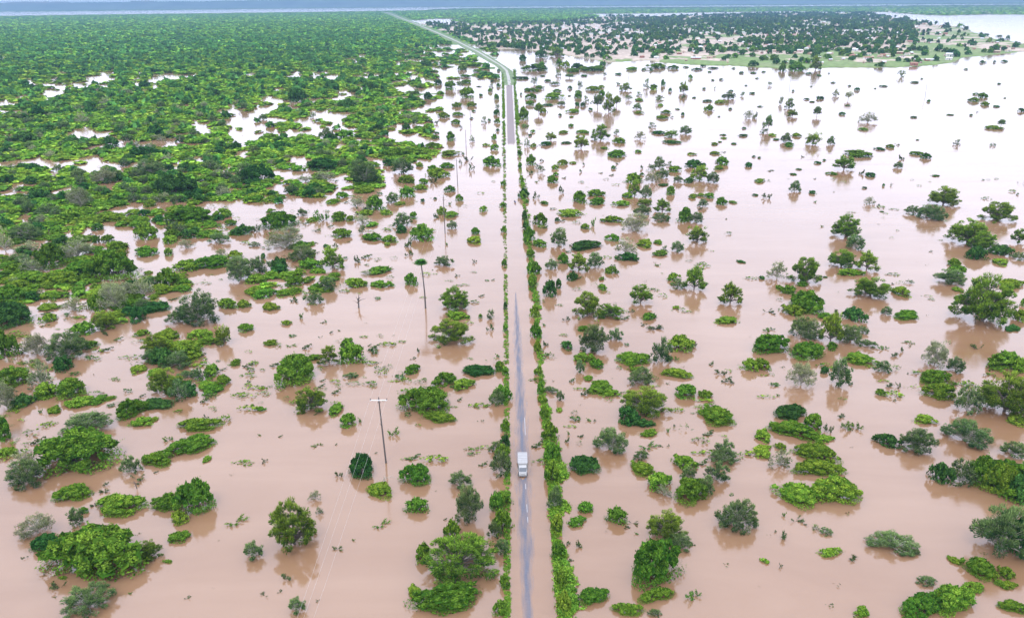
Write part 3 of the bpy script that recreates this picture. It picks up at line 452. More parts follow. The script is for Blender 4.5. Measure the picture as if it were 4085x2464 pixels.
def water_h(px, py, X, Y):
    land = np.full(px.shape, -1.0)
    jx = px + 26 * (fbm(X, Y, 140, 5) - .5); jy = py + 7 * (fbm(X, Y, 140, 6) - .5) * np.clip(py / 130, .03, 1)
    land[inpoly(jx, jy, BEYOND) | inpoly(jx, jy, FARISLE)] = .8
    v = inpoly(jx, jy, VILLAGE); land[v] = 1.2
    c = thicket(px, py, X, Y)
    land = np.where((c > .6) & (py < 240) & (fbm(X, Y, 30, 55) > .38 * (py > 120)), np.maximum(land, .15), land)
    land[inpoly(px, py, POND)] = -1
    return land, v

# ------------------------------------------------------------------ ground: one terrain sheet, dry land stands above the flood
def build_ground():
    rows = np.concatenate([np.geomspace(40, 260, 60)[:-1], np.geomspace(260, 26000, 640)]); cols = np.radians(np.linspace(-58, 58, 760))
    A, B = np.meshgrid(rows, cols, indexing='ij'); X = (A * np.sin(B)).ravel(); Y = (A * np.cos(B)).ravel()
    px, py = project(X, Y); h, v = water_h(px, py, X, Y)
    Z = h + np.where(h > 0, .35 * (fbm(X, Y, 50, 2) - .3), 0)
    V = np.stack([X, Y, Z], 1).astype(np.float32); nr, nc = A.shape
    idx = np.arange(nr * nc).reshape(nr, nc); q = np.stack([idx[:-1, :-1], idx[:-1, 1:], idx[1:, 1:], idx[1:, :-1]], -1).reshape(-1, 4)
    me = bpy.data.meshes.new('ground'); me.vertices.add(len(V)); me.vertices.foreach_set('co', V.ravel())
    me.loops.add(q.size); me.loops.foreach_set('vertex_index', q.ravel().astype(np.int32))
    me.polygons.add(len(q)); me.polygons.foreach_set('loop_start', (np.arange(len(q)) * 4).astype(np.int32))
    # vertex colour: grassland, bare village sand, forest floor
    n = fbm(X, Y, 60, 40); n3 = .6 * fbm(X, Y * .6, 150, 41) + .4 * fbm(X, Y * .5, 42, 43)
    grass = np.array([.15, .225, .06]); sand = np.array([.43, .345, .27]); floor = np.array([.055, .14, .025]); dirt = np.array([.24, .23, .12])
    c = floor + (grass - floor) * n[:, None]
    sandy = v & (py < 152) & (n3 + .5 * (n - .5) > .40 + .05 * (px < 1520) + .14 * np.clip((px - 2150) / 120, 0, 1) + .12 * ((py > 132) & (px > 1480) & (px < 2000)) - .1 * (px < 1500))
    c[v] = grass + (dirt - grass) * np.clip(n[v] - .3, 0, 1)[:, None] * .6
    c[sandy] = sand * (.8 + .4 * n[sandy, None])
    at = me.attributes.new('groundcol', 'FLOAT_COLOR', 'POINT'); cc = np.ones((len(V), 4), np.float32); cc[:, :3] = c; at.data.foreach_set('color', cc.ravel())
    m = mat('ground_soil', (.1, .15, .05), .95); nd = m.node_tree.nodes; a = nd.new('ShaderNodeAttribute'); a.attribute_name = 'groundcol'
    t = nd.new('ShaderNodeTexNoise'); g = nd.new('ShaderNodeNewGeometry'); t.inputs['Scale'].default_value = .12; t.inputs['Detail'].default_value = 8
    m.node_tree.links.new(g.outputs['Position'], t.inputs['Vector']); r = nd.new('ShaderNodeMapRange'); r.inputs['From Min'].default_value = .3; r.inputs['From Max'].default_value = .7
    r.inputs['To Min'].default_value = .55; r.inputs['To Max'].default_value = 1.3; m.node_tree.links.new(t.outputs['Fac'], r.inputs[0])
    mxx = nd.new('ShaderNodeVectorMath'); mxx.operation = 'SCALE'; m.node_tree.links.new(a.outputs['Color'], mxx.inputs[0]); m.node_tree.links.new(r.outputs[0], mxx.inputs['Scale'])
    m.node_tree.links.new(mxx.outputs[0], nd['Principled BSDF'].inputs['Base Color'])
    me.materials.append(m); me.update(calc_edges=True)
    tag(link('ground', me), kind='structure')
build_ground()

# ------------------------------------------------------------------ flood water
WATER_COL = (.240, .142, .080)
def water_nodes(m, out_col=None):
    nd = m.node_tree.nodes; l = m.node_tree.links; b = nd['Principled BSDF']
    g = nd.new('ShaderNodeNewGeometry')
    big = nd.new('ShaderNodeTexNoise'); big.inputs['Scale'].default_value = .012; big.inputs['Detail'].default_value = 4
    mp = nd.new('ShaderNodeMapping'); mp.inputs['Rotation'].default_value = (0, 0, .5); mp.inputs['Scale'].default_value = (1, .45, 1)
    l.new(g.outputs['Position'], mp.inputs[0]); l.new(mp.outputs[0], big.inputs['Vector'])
    r = nd.new('ShaderNodeValToRGB'); r.color_ramp.elements[0].position = .36; r.color_ramp.elements[1].position = .62
    r.color_ramp.elements[0].color = (*[c * k_ for c, k_ in zip(WATER_COL, (.86, .78, .68))], 1); r.color_ramp.elements[1].color = (*[c * 1.08 for c in WATER_COL], 1)
    s2 = nd.new('ShaderNodeTexNoise'); s2.inputs['Scale'].default_value = .03; s2.inputs['Detail'].default_value = 8; s2.inputs['Roughness'].default_value = .6; s2.inputs['Distortion'].default_value = .6
    m2 = nd.new('ShaderNodeMapping'); m2.inputs['Rotation'].default_value = (0, 0, .35); m2.inputs['Scale'].default_value = (.5, 2.2, 1); l.new(g.outputs['Position'], m2.inputs[0]); l.new(m2.outputs[0], s2.inputs['Vector'])
    av = nd.new('ShaderNodeMath'); av.operation = 'MULTIPLY_ADD'; av.inputs[1].default_value = .5; l.new(s2.outputs['Fac'], av.inputs[0]); hf = nd.new('ShaderNodeMath'); hf.operation = 'MULTIPLY'; hf.inputs[1].default_value = .5
    l.new(big.outputs['Fac'], hf.inputs[0]); l.new(hf.outputs[0], av.inputs[2])
    l.new(av.outputs[0], r.inputs[0]); l.new(r.outputs[0], b.inputs['Base Color'])
    b.inputs['Roughness'].default_value = .10; b.inputs['IOR'].default_value = 2.1
    w1 = nd.new('ShaderNodeTexNoise'); w1.inputs['Scale'].default_value = .55; w1.inputs['Detail'].default_value = 5
    mp2 = nd.new('ShaderNodeMapping'); mp2.inputs['Rotation'].default_value = (0, 0, -.35); mp2.inputs['Scale'].default_value = (.5, 1.2, 1)
    l.new(g.outputs['Position'], mp2.inputs[0]); l.new(mp2.outputs[0], w1.inputs['Vector'])
    bu = nd.new('ShaderNodeBump'); bu.inputs['Strength'].default_value = .35; bu.inputs['Distance'].default_value = .06
    l.new(w1.outputs['Fac'], bu.inputs['Height']); l.new(bu.outputs[0], b.inputs['Normal'])
    st = nd.new('ShaderNodeTexNoise'); st.inputs['Scale'].default_value = .02; st.inputs['Detail'].default_value = 7; st.inputs['Roughness'].default_value = .65
    mp3 = nd.new('ShaderNodeMapping'); mp3.inputs['Rotation'].default_value = (0, 0, .25); mp3.inputs['Scale'].default_value = (.5, 4.0, 1)
    l.new(g.outputs['Position'], mp3.inputs[0]); l.new(mp3.outputs[0], st.inputs['Vector'])
    rr = nd.new('ShaderNodeMapRange'); rr.inputs['From Min'].default_value = .35; rr.inputs['From Max'].default_value = .7; rr.inputs['To Min'].default_value = .05; rr.inputs['To Max'].default_value = .20
    l.new(st.outputs['Fac'], rr.inputs[0]); l.new(rr.outputs[0], b.inputs['Roughness'])
    bs = nd.new('ShaderNodeMapRange'); bs.inputs['From Min'].default_value = .35; bs.inputs['From Max'].default_value = .7; bs.inputs['To Min'].default_value = .15; bs.inputs['To Max'].default_value = .55
    l.new(st.outputs['Fac'], bs.inputs[0]); l.new(bs.outputs[0], bu.inputs['Strength'])
    return r
M_WATER = mat('muddy_flood_water', WATER_COL, .1); water_nodes(M_WATER)
tag(link('flood_water', pydata('flood_water', [(-30000, -3000, 0), (30000, -3000, 0), (30000, 27000, 0), (-30000, 27000, 0)], [(0, 1, 2, 3)], M_WATER)), kind='structure')

# ------------------------------------------------------------------ far hills
def ridge(name, pts, depth, y_off=0):
    """pts: (px, height above flood in m) at a distance; a long low escarpment with a worn top"""
    V = []; n = len(pts); prof = [(-.55, 0), (-.25, .35), (-.12, .8), (0, 1), (.25, 1.02), (1, .8)]
    for (x, y, h) in pts:
        u = np.array([x, y]) / math.hypot(x, y)
        for (t, k) in prof: V.append((x + u[0] * t * depth, y + u[1] * t * depth, h * k - 3))
    m = len(prof); Fc = [(i * m + j, (i + 1) * m + j, (i + 1) * m + j + 1, i * m + j + 1) for i in range(n - 1) for j in range(m - 1)]
    return link(name, pydata(name, V, Fc, mat(name + '_slope', (.10, .12, .08) if 'mesa' not in name else (.30, .20, .17), .95, noise=(.002, .4))))
def at_dist(px, dist):
    r = ray(px, CY); r = r / math.hypot(r[0], r[1]); return r[0] * dist, r[1] * dist
def ridge_line(prof, dist, seed):
    out = []; xs = np.linspace(prof[0][0], prof[-1][0], 160); hs = np.interp(xs, [p[0] for p in prof], [p[1] for p in prof]); ds = np.interp(xs, [p[0] for p in prof], [p[2] for p in prof])
    for x, h, ds_ in zip(xs, hs, ds): X, Y = at_dist(x, ds_); out.append((X, Y, h * (1 + .10 * (vnoise(np.array([x]), np.array([0.]), 60, seed)[0] - .5) + .05 * (vnoise(np.array([x]), np.array([0.]), 14, seed)[0] - .5))))
    return out
tag(ridge('hills', ridge_line([(-700, 120, 20500), (0, 138, 20500), (400, 143, 20000), (600, 150, 19500), (900, 165, 19000), (1350, 162, 19000), (1800, 158, 19500), (2300, 150, 20000), (3000, 150, 20500)], 0, 1), 1300), kind='structure')
tag(ridge('mesa_hills', ridge_line([(180, 20, 21900), (200, 158, 21900), (240, 166, 21900), (290, 160, 21900), (330, 154, 21900), (350, 20, 21900)], 0, 2), 500), kind='structure')
tag(ridge('mesa_hill', ridge_line([(448, 40, 21900), (458, 168, 21900), (480, 176, 21900), (505, 170, 21900), (522, 40, 21900)], 0, 3), 500), kind='structure')

# ------------------------------------------------------------------ road
DRY_A, DRY_B = ground(1226, 345)[0], ground(1226, 206)[0]
def road_pts():
    near = []
    for y in np.linspace(1560, 205, 90):
        # corridor edges as surveyed
        l = np.interp(y, [205, 340, 480, 740, 1110, 1486, 1560], [1217.5, 1220, 1220.5, 1224, 1230.5, 1232, 1232.5])
        r = np.interp(y, [205, 340, 480, 600, 740, 1110, 1300, 1486, 1560], [1233, 1240, 1255, 1267, 1280.5, 1309, 1323, 1336, 1341])
        near.append((ground(l, y)[0], ground(r, y)[0], y))
    return near
NEAR = road_pts()
def build_road():
    V = []; Fc = []; dry = []; nc = 29
    for (L, R, y) in NEAR:
        ctr = np.interp(y, [205, 740, 800, 850, 1000, 1100, 1200, 1300, 1400, 1486, 1560], [1226, 1242, 1244.5, 1247, 1254, 1258, 1261, 1265, 1267.5, 1271, 1273])
        hw = np.interp(y, [205, 350, 351, 690, 740, 800, 900, 1000, 1100, 1200, 1300, 1400, 1486, 1560], [0, 0, 0, 0, 5.5, 10, 12, 15, 20, 19, 20, 17, 14, 12])
        full = 1 if y < 344 else 0
        for k in range(nc):
            t = k / (nc - 1); P = L + (R - L) * t; px = project(np.array([P[0]]), np.array([P[1]]))[0][0]
            if full: dv = 1.4 if .10 < t < .90 else (.0 if k in (0, nc - 1) else .5)
            else: dv = 1.0 - abs(px - ctr) / max(hw, .01) if hw > 0 else -1.5
            dry.append(max(-1.5, dv)); V.append((P[0], P[1], .05 if full and 0 < k < nc - 1 else .012))
    n = len(NEAR)
    Fc = [(i * nc + j, i * nc + j + 1, (i + 1) * nc + j + 1, (i + 1) * nc + j) for i in range(n - 1) for j in range(nc - 1)]
    m = mat('flooded_asphalt', (.1, .1, .1), .4); rr = water_nodes(m); nd = m.node_tree.nodes; l = m.node_tree.links; b = nd['Principled BSDF']
    me = pydata('road', V, Fc, m)
    at = me.attributes.new('dryness', 'FLOAT', 'POINT'); at.data.foreach_set('value', np.array(dry, np.float32))
    a = nd.new('ShaderNodeAttribute'); a.attribute_name = 'dryness'
    g = nd.new('ShaderNodeNewGeometry'); mp = nd.new('ShaderNodeMapping'); mp.inputs['Scale'].default_value = (1.6, .16, 1); l.new(g.outputs['Position'], mp.inputs[0])
    t = nd.new('ShaderNodeTexNoise'); t.inputs['Scale'].default_value = 1; t.inputs['Detail'].default_value = 7; l.new(mp.outputs[0], t.inputs['Vector'])
    s = nd.new('ShaderNodeMath'); s.operation = 'MULTIPLY_ADD'; l.new(t.outputs['Fac'], s.inputs[0]); s.inputs[1].default_value = 2.2; s.inputs[2].default_value = -1.15
    ad = nd.new('ShaderNodeMath'); ad.operation = 'ADD'; l.new(a.outputs['Fac'], ad.inputs[0]); l.new(s.outputs[0], ad.inputs[1])
    mr = nd.new('ShaderNodeMapRange'); mr.inputs['From Min'].default_value = -.15; mr.inputs['From Max'].default_value = 1.0; l.new(ad.outputs[0], mr.inputs[0])
    # asphalt colour: dark wet near, pale dusty on the dry stretch
    sx = nd.new('ShaderNodeSeparateXYZ'); l.new(g.outputs['Position'], sx.inputs[0])
    dr = nd.new('ShaderNodeMapRange'); dr.inputs['From Min'].default_value = float(DRY_A[1]) - 20; dr.inputs['From Max'].default_value = float(DRY_A[1]); l.new(sx.outputs['Y'], dr.inputs[0])
    ac = nd.new('ShaderNodeMix'); ac.data_type = 'RGBA'; ac.inputs['A'].default_value = (.125, .130, .155, 1); ac.inputs['B'].default_value = (.215, .178, .172, 1); l.new(dr.outputs[0], ac.inputs['Factor'])
    grain = nd.new('ShaderNodeTexNoise'); grain.inputs['Scale'].default_value = 2.5; grain.inputs['Detail'].default_value = 8; l.new(g.outputs['Position'], grain.inputs['Vector'])
    gm = nd.new('ShaderNodeMapRange'); gm.inputs['To Min'].default_value = .7; gm.inputs['To Max'].default_value = 1.3; l.new(grain.outputs['Fac'], gm.inputs[0])
    sc_ = nd.new('ShaderNodeVectorMath'); sc_.operation = 'SCALE'; l.new(ac.outputs['Result'], sc_.inputs[0]); l.new(gm.outputs[0], sc_.inputs['Scale'])
    mx = nd.new('ShaderNodeMix'); mx.data_type = 'RGBA'; l.new(mr.outputs[0], mx.inputs['Factor']); l.new(rr.outputs[0], mx.inputs['A']); l.new(sc_.outputs[0], mx.inputs['B'])
    l.new(mx.outputs['Result'], b.inputs['Base Color'])
    ro = nd.new('ShaderNodeMapRange'); ro.inputs['To Min'].default_value = .10; ro.inputs['To Max'].default_value = .7; l.new(mr.outputs[0], ro.inputs[0]); l.new(ro.outputs[0], b.inputs['Roughness'])
    io = nd.new('ShaderNodeMapRange'); io.inputs['To Min'].default_value = 2.0; io.inputs['To Max'].default_value = 1.25; l.new(mr.outputs[0], io.inputs[0]); l.new(io.outputs[0], b.inputs['IOR'])
    tag(link('road', me), kind='structure')
    # broken white line along the crown, worn and partly under silt
    V = []; Fc = []
    for (y0, y1) in [(1004, 1046), (1163, 1176), (1212, 1232), (1243, 1256)]:
        for y, x in ((y0, 0), (y1, 0)):
            c = np.interp(y, [850, 1000, 1046, 1163, 1262, 1312], [1252, 1262, 1264, 1264.5, 1270.5, 1271])
            P = ground(c, y, .0)[0]; V += [(P[0] - .04, P[1], .02), (P[0] + .04, P[1], .02)]
        o = len(V) - 4; Fc.append((o, o + 1, o + 3, o + 2))
    tag(link('road_markings', pydata('road_markings', V, Fc, mat('worn_white_paint', (.50, .50, .49), .6, noise=(3, .25)))), kind='structure')
    # raised far stretch: pale gravel track on a grassy bank
    P = [ground(x, y)[0] for x, y in ROAD_FAR]; Pn = []
    for i in range(len(P) - 1):
        for t in np.linspace(0, 1, 12, endpoint=False): Pn.append(P[i] + (P[i + 1] - P[i]) * t)
    Pn.append(P[-1]); Pn = np.array(Pn); Tn = np.gradient(Pn, axis=0); Tn = unit(Tn); Nn = np.stack([Tn[:, 1], -Tn[:, 0], Tn[:, 2] * 0], 1)
    off = [(-9, .1), (-4.5, 1.0), (-2.0, 1.3), (2.0, 1.3), (4.5, 1.0), (9, .1)]; V = []
    for i, p in enumerate(Pn):
        wv = 1 + .3 * (vnoise(np.array([float(i)]), np.array([1.]), 5, 8)[0] - .5) + max(0, i - 40) / 90
        for d_, z in off: q = p + Nn[i] * d_ * wv; V.append((q[0], q[1], z * min(1, i / 8 + .05)))
    n = len(Pn); bank = []; top = []
    for i in range(n - 1):
        for j in range(5): (top if j == 2 else bank).append((i * 6 + j, i * 6 + j + 1, (i + 1) * 6 + j + 1, (i + 1) * 6 + j))
    tag(link('road_embankment', pydata('road_embankment', V, bank, mat('bank_grass', (.13, .18, .08), .95, noise=(.08, .35)))), kind='structure')
    tag(link('gravel_road', pydata('gravel_road', V, top, mat('pale_gravel', (.33, .325, .28), .95, noise=(.3, .12)))), kind='structure')
build_road()

# ------------------------------------------------------------------ plants from the survey
TILE = {'A1': (0, 0, 2464 / 1020), 'A2': (1020, 0, 2464 / 1020), 'A3': (2040, 0, 2464 / 1020), 'A4': (3060, 0, 2464 / 1020), 'R': (3785, 900, 1.857), 'Q': (3500, 1700, 1.945)}
for c_, y_ in (('B', 600), ('C', 1200), ('E', 1800)):
    for i in range(4): TILE[c_ + str(i + 1)] = (i * 1000, y_, 2.464)
plants = []       # dict: kind, X, Y, rx, ry, h, wpx, px, py
def add_plant(kind, px, py, wpx, hpx, src='survey'):
    P, z = ground(px, py); w = wpx / F_D * z; app = hpx / F_D * z
    th = math.asin(min(.99, H / math.hypot(math.hypot(P[0], P[1]), H))); s, c = math.sin(th), math.cos(th)
    w *= 1.06; app *= 1.04
    k = .95 if kind in 'bmd' else .8
    r = w / 2 * k
    if 2 * r * s > app * .85: r = .42 * app / s
    r = min(r, w)
    h = math.sqrt(max(.01, (app - r * s) ** 2 - (r * s) ** 2)) / c
    h = float(np.clip(h, .22 * w if kind != 'd' else .16 * w, 1.35 * w)) if kind != 's' else float(np.clip(h, .4, 1.2 * w))
    u = np.array([P[0], P[1]]) / math.hypot(P[0], P[1]); Cc = np.array([P[0], P[1]]) + u * r
    plants.append(dict(kind=kind, X=Cc[0], Y=Cc[1], rx=w / 2, ry=max(r, .3 * w / 2), h=h, wpx=wpx * 1024 / 2464, px=px, py=py, src=src, area=wpx * hpx))
for tname, txt in CAT.items():
    ox, oy, s = TILE[tname]
    for e in txt.replace('\n', ';').split(';'):
        k, x, y, w_, h_ = e.split(); x, y, w_, h_ = map(float, (x, y, w_, h_))
        q = .6032; px, py = (ox + x / s) * q, (oy + y / s) * q
        if py > 1560: continue
        add_plant(k, px, py, w_ / s * q, h_ / s * q)
# bushes standing in the two verges (survey picture coordinates directly)
for k, x, y, w_, h_ in [('m', 1204, 1486, 34, 40), ('b', 1214, 1420, 26, 50), ('g', 1206, 1340, 40, 40), ('m', 1208, 1290, 50, 60), ('m', 1210, 1225, 44, 44), ('g', 1206, 1150, 50, 60), ('m', 1210, 1110, 34, 40), ('d', 1216, 1080, 24, 50),
        ('b', 1216, 1040, 22, 40), ('m', 1206, 975, 44, 50), ('b', 1205, 895, 24, 26), ('m', 1216, 905, 16, 28), ('s', 1180, 770, 14, 14), ('m', 1216, 800, 14, 30), ('d', 1216, 745, 12, 20), ('m', 1214, 640, 12, 20), ('m', 1213, 560, 12, 18), ('m', 1211, 500, 18, 14), ('m', 1211, 447, 14, 12),
        ('b', 1355, 1480, 40, 60), ('b', 1348, 1420, 34, 60), ('m', 1344, 1350, 34, 50), ('b', 1340, 1290, 36, 50), ('g', 1334, 1230, 40, 60), ('b', 1328, 1170, 44, 60), ('m', 1326, 1115, 40, 50), ('b', 1322, 1065, 38, 50),
        ('b', 1310, 1010, 24, 40), ('m', 1300, 950, 22, 40), ('b', 1296, 905, 18, 40), ('b', 1293, 850, 22, 36), ('m', 1290, 815, 28, 40), ('b', 1286, 765, 22, 40), ('m', 1280, 700, 22, 34), ('m', 1277, 660, 20, 30), ('m', 1269, 590, 18, 26), ('d', 1264, 555, 18, 22), ('d', 1262, 520, 12, 14),
        ('m', 1259, 480, 16, 20), ('m', 1254, 440, 12, 16), ('m', 1251, 405, 10, 20), ('m', 1250, 375, 10, 16)]:
    add_plant(k, x, y, w_, h_, 'verge')

# thicket on the left: crowns standing shoulder to shoulder
def jitter_grid(r0, r1, a0, a1, sp):
    P = []; n = int((math.sin(a1) - math.sin(a0)) * r1 / sp) + 2
    Y, X = np.meshgrid(np.arange(0, r1, sp), np.arange(math.sin(a0) * r1, math.sin(a1) * r1 + .1, sp), indexing='ij')
    X = (X + rng.uniform(-.48, .48, X.shape) * sp).ravel(); Y = (Y + rng.uniform(-.48, .48, Y.shape) * sp).ravel()
    R_ = np.hypot(X, Y); A_ = np.arctan2(X, Y); ok = (R_ >= r0) & (R_ < r1) & (A_ > a0) & (A_ < a1); return X[ok], Y[ok], R_[ok]
stuff_pts = []      # (kind code, X, Y, rx, h, R)
BANDS = [(150, 330, 4.6), (330, 520, 5.2), (520, 800, 5.8), (800, 1200, 7.2), (1200, 1800, 9.5), (1800, 2800, 13), (2800, 4500, 19), (4500, 9000, 30), (9000, 15500, 60)]
for r0, r1, sp in BANDS:
    X, Y, R_ = jitter_grid(r0, r1, math.radians(-44), math.radians(42), sp)
    px, py = project(X, Y); inb = (px > -140) & (px < 2600) & (py < 1500)
    X, Y, R_, px, py = X[inb], Y[inb], R_[inb], px[inb], py[inb]
    c = thicket(px, py, X, Y)
    land, vil = water_h(px, py, X, Y)
    far = ((inpoly(px, py, BEYOND)) | inpoly(px, py, FARISLE)) & (land > 0); c = np.where(far, .55, c)
    # village trees: thick at the upper right, loose toward the shore and the west
    vd = np.zeros(px.shape)
    core = inpoly(px, py, [(1390, 60), (1560, 42), (1850, 34), (2090, 33), (2200, 55), (2215, 100), (2120, 112), (1960, 118), (1850, 112), (1740, 100), (1560, 98), (1450, 84)])
    n = fbm(X * .6, Y * .35, 60, 77)
    vd = np.where(vil, .10, 0); vd = np.where(vil & core, np.where(n > .46, .34, .06), vd); vd = np.where(vil & (px > 2200), .05, vd)
    vd = np.where(vil & (px < 1400) & (n > .58), .28, vd); vd = np.where(vil & (py > 132) & (px > 1480), .035, vd)
    u = rng.random(X.shape); isv = vil & (u < vd); isf = ~vil & (u < c)
    nearroad = np.zeros(X.shape, bool); RP = [ground(x_, y_)[0] for x_, y_ in ROAD_FAR]
    for A_, B_ in zip(RP[:-1], RP[1:]):
        d_ = B_ - A_; tt_ = np.clip(((X - A_[0]) * d_[0] + (Y - A_[1]) * d_[1]) / (d_[0] ** 2 + d_[1] ** 2), 0, 1)
        nearroad |= np.hypot(X - A_[0] - tt_ * d_[0], Y - A_[1] - tt_ * d_[1]) < 13 + sp * .8 + np.clip(R_ - 1500, 0, 1e9) / 220
    isf &= ~nearroad; isv &= ~nearroad
    for sel, vill in ((isf, False), (isv, True)):
        for x, y, R1, a, b_ in zip(X[sel], Y[sel], R_[sel], px[sel], py[sel]):
            g = rng.random()
            if vill: kd = 'd' if g < .75 else 'm'; rx = rng.uniform(4.5, 8.5) * max(1, sp / 13) * .95; h = min(rx, 9) * rng.uniform(1.1, 1.5)
            else:
                br = .84 if b_ > 150 else .7
                kd = 'b' if g < br * .66 else ('m' if g < br else ('d' if g < .93 else ('g' if g < .985 else 'p')))
                if R1 > 900 and kd in 'gp': kd = 'd' if kd == 'g' else 'm'
                if R1 > 2500: kd = 'm' if g < .6 else ('d' if g < .85 else 'b')
                rx = sp * rng.uniform(.55, .95) if kd in 'bm' else sp * rng.uniform(.5, .85); h = rx * (rng.uniform(.28, .5) if kd == 'b' else rng.uniform(.4, .75) if kd == 'm' else rng.uniform(.8, 1.3))
                if R1 > 1200: h = min(h, 9.0) * rng.uniform(.6, 1)
            stuff_pts.append((kd, x, y, rx, h, R1, a, b_, vill))
print('scattered', len(stuff_pts))

KNAME = {'b': 'leafy_bush', 'm': 'green_shrub', 'd': 'dark_shrub', 't': 'acacia_tree', 'g': 'thorn_tree', 'p': 'pale_tree', 's': 'twig_clump'}
KCAT = {'b': 'bush', 'm': 'shrub', 'd': 'shrub', 't': 'tree', 'g': 'thorn tree', 'p': 'tree', 's': 'twigs'}
LIMIT = {'b': 300, 'm': 300, 'd': 300, 't': 200, 'g': 300, 'p': 110, 's': 300}
have = {k: sum(1 for p in plants if p['kind'] == k) for k in KNAME}
stuff_pts.sort(key=lambda s: -s[3] / s[5]); rest = []
for s in stuff_pts:
    kd = s[0]; wpx = 2 * s[3] / s[5] * F_D
    if s[8] and kd in 'dm' and have.get('V', 0) < 290 and s[5] < 2200:
        have['V'] = have.get('V', 0) + 1
        plants.append(dict(kind=kd, X=s[1], Y=s[2], rx=s[3], ry=s[3], h=s[4], wpx=wpx * .4156, px=s[6], py=s[7], src='village', area=0))
    elif not s[8] and kd != 't' and have[kd] < LIMIT[kd] and s[5] < 900:
        have[kd] += 1
        plants.append(dict(kind=kd, X=s[1], Y=s[2], rx=s[3], ry=s[3], h=s[4], wpx=wpx * .4156, px=s[6], py=s[7], src='thicket', area=0))
    else: rest.append(s)

# labels -------------------------------------------------------------
ROWS = [(1420, 'along the bottom edge'), (1330, 'a little above the bottom edge'), (1240, 'third row from the bottom'), (1160, 'just nearer than the white truck'), (1080, 'level with the white truck'),
        (1020, 'just beyond the white truck'), (955, 'level with the near pole shaft'), (890, 'level with the near pole crossarm'), (830, 'just beyond the near pole top'), (770, 'nearer than the palm foot'), (715, 'level with the palm foot'),
        (670, 'level with the palm trunk'), (625, 'level with the palm crown'), (585, 'just beyond the palm'), (545, 'level with the second pole foot'), (505, 'level with the second pole'), (470, 'level with the wading person'),
        (435, 'just beyond the wading person'), (400, 'well nearer than the bare tarmac'), (370, 'just nearer than the bare tarmac'), (342, 'where the bare tarmac starts'), (315, 'by the first third of bare tarmac'), (285, 'by the middle of the bare tarmac'), (255, 'by the last third of bare tarmac'),
        (225, 'near the far end of bare tarmac'), (200, 'at the far end of bare tarmac'), (175, 'level with the road bend'), (150, 'just beyond the road bend'), (-999, 'by the village shore')]
ORD = ['nearest', 'second', 'third', 'fourth', 'fifth', 'sixth', 'seventh', 'eighth', 'ninth', 'tenth', 'eleventh', 'twelfth', 'thirteenth', 'fourteenth', 'fifteenth', 'sixteenth', 'seventeenth', 'eighteenth', 'nineteenth', 'twentieth']
LOOK = {'b': 'bright green bush', 'm': 'green shrub', 'd': 'dark green shrub', 't': 'feathery olive acacia', 'g': 'grey-green thorn tree', 'p': 'pale sparse tree', 's': 'drowned twig clump'}
GRP = {'b': 'bright green bushes in the flood', 'm': 'green shrubs in the flood', 'd': 'dark shrubs in the flood', 't': 'acacias in the flood', 'g': 'thorn trees in the flood', 'p': 'pale trees in the flood', 's': 'drowned twigs in the flood'}
bucket = {}
for p in plants:
    if p['src'] in ('survey', 'verge'):
        row = next(n for y, n in ROWS if p['py'] >= y)
        rc = np.interp(p['py'], [150, 205, 740, 1486], [1190, 1226, 1252, 1284])
        side = 'left' if p['px'] < rc else 'right'
        bucket.setdefault((p['kind'], row, side, p['src'] == 'verge'), []).append((abs(p['px'] - rc), id(p), p))
for (k, row, side, vg), L in bucket.items():
    L.sort(key=lambda a: a[0])
    for i, (_, _, p) in enumerate(L):
        row_ = row.replace('just nearer than the bare tarmac', 'short of the bare tarmac').replace('well nearer than the bare tarmac', 'well short of bare tarmac').replace('just beyond the wading person', 'beyond the wading person')
        if vg: p['label'] = f"{LOOK[k]} in the {side} road verge, {row_}" + ('' if len(L) == 1 else ', ' + ['nearer the tarmac', 'farther out', 'outermost'][min(i, 2)])
        elif len(L) == 1: p['label'] = f"the one {LOOK[k]} {side} of the road, {row_}"
        else: p['label'] = f"{LOOK[k]} {side} of the road, {ORD[i] if i < 20 else 'outlying'} out, {row_}"
HERO = {(1100, 1486): None}
def hero(px, py, label):
    best = min((p for p in plants if p['src'] == 'survey'), key=lambda p: (p['px'] - px) ** 2 + (p['py'] - py) ** 2 - p['area'] * .02); best['label'] = label
hero(252, 1411, 'largest bright green leafy mound at the lower left, among brown reflections')
hero(1110, 1426, 'big bright green feathery acacia beside the left verge at the bottom')
hero(713, 1338, 'rounded yellow-green acacia just left of the power wires')
hero(870, 1157, 'small dark glossy shrub under the power wires near the pole')
hero(1030, 1010, 'tall dense green shrub right of the near utility pole')
hero(1571, 1424, 'tall dark feathery shrub clump at the bottom right of the road')
hero(1775, 1289, 'dark green spiky shrub alone in open water, right of the road')
hero(2140, 1338, 'long low reedy green shrub alone in open water, lower right')
hero(1404, 1148, 'round dark glossy shrub right of the verge, level with the white truck')
hero(202, 1149, 'large leafy green tree mass at the left, behind pale drowned branches')

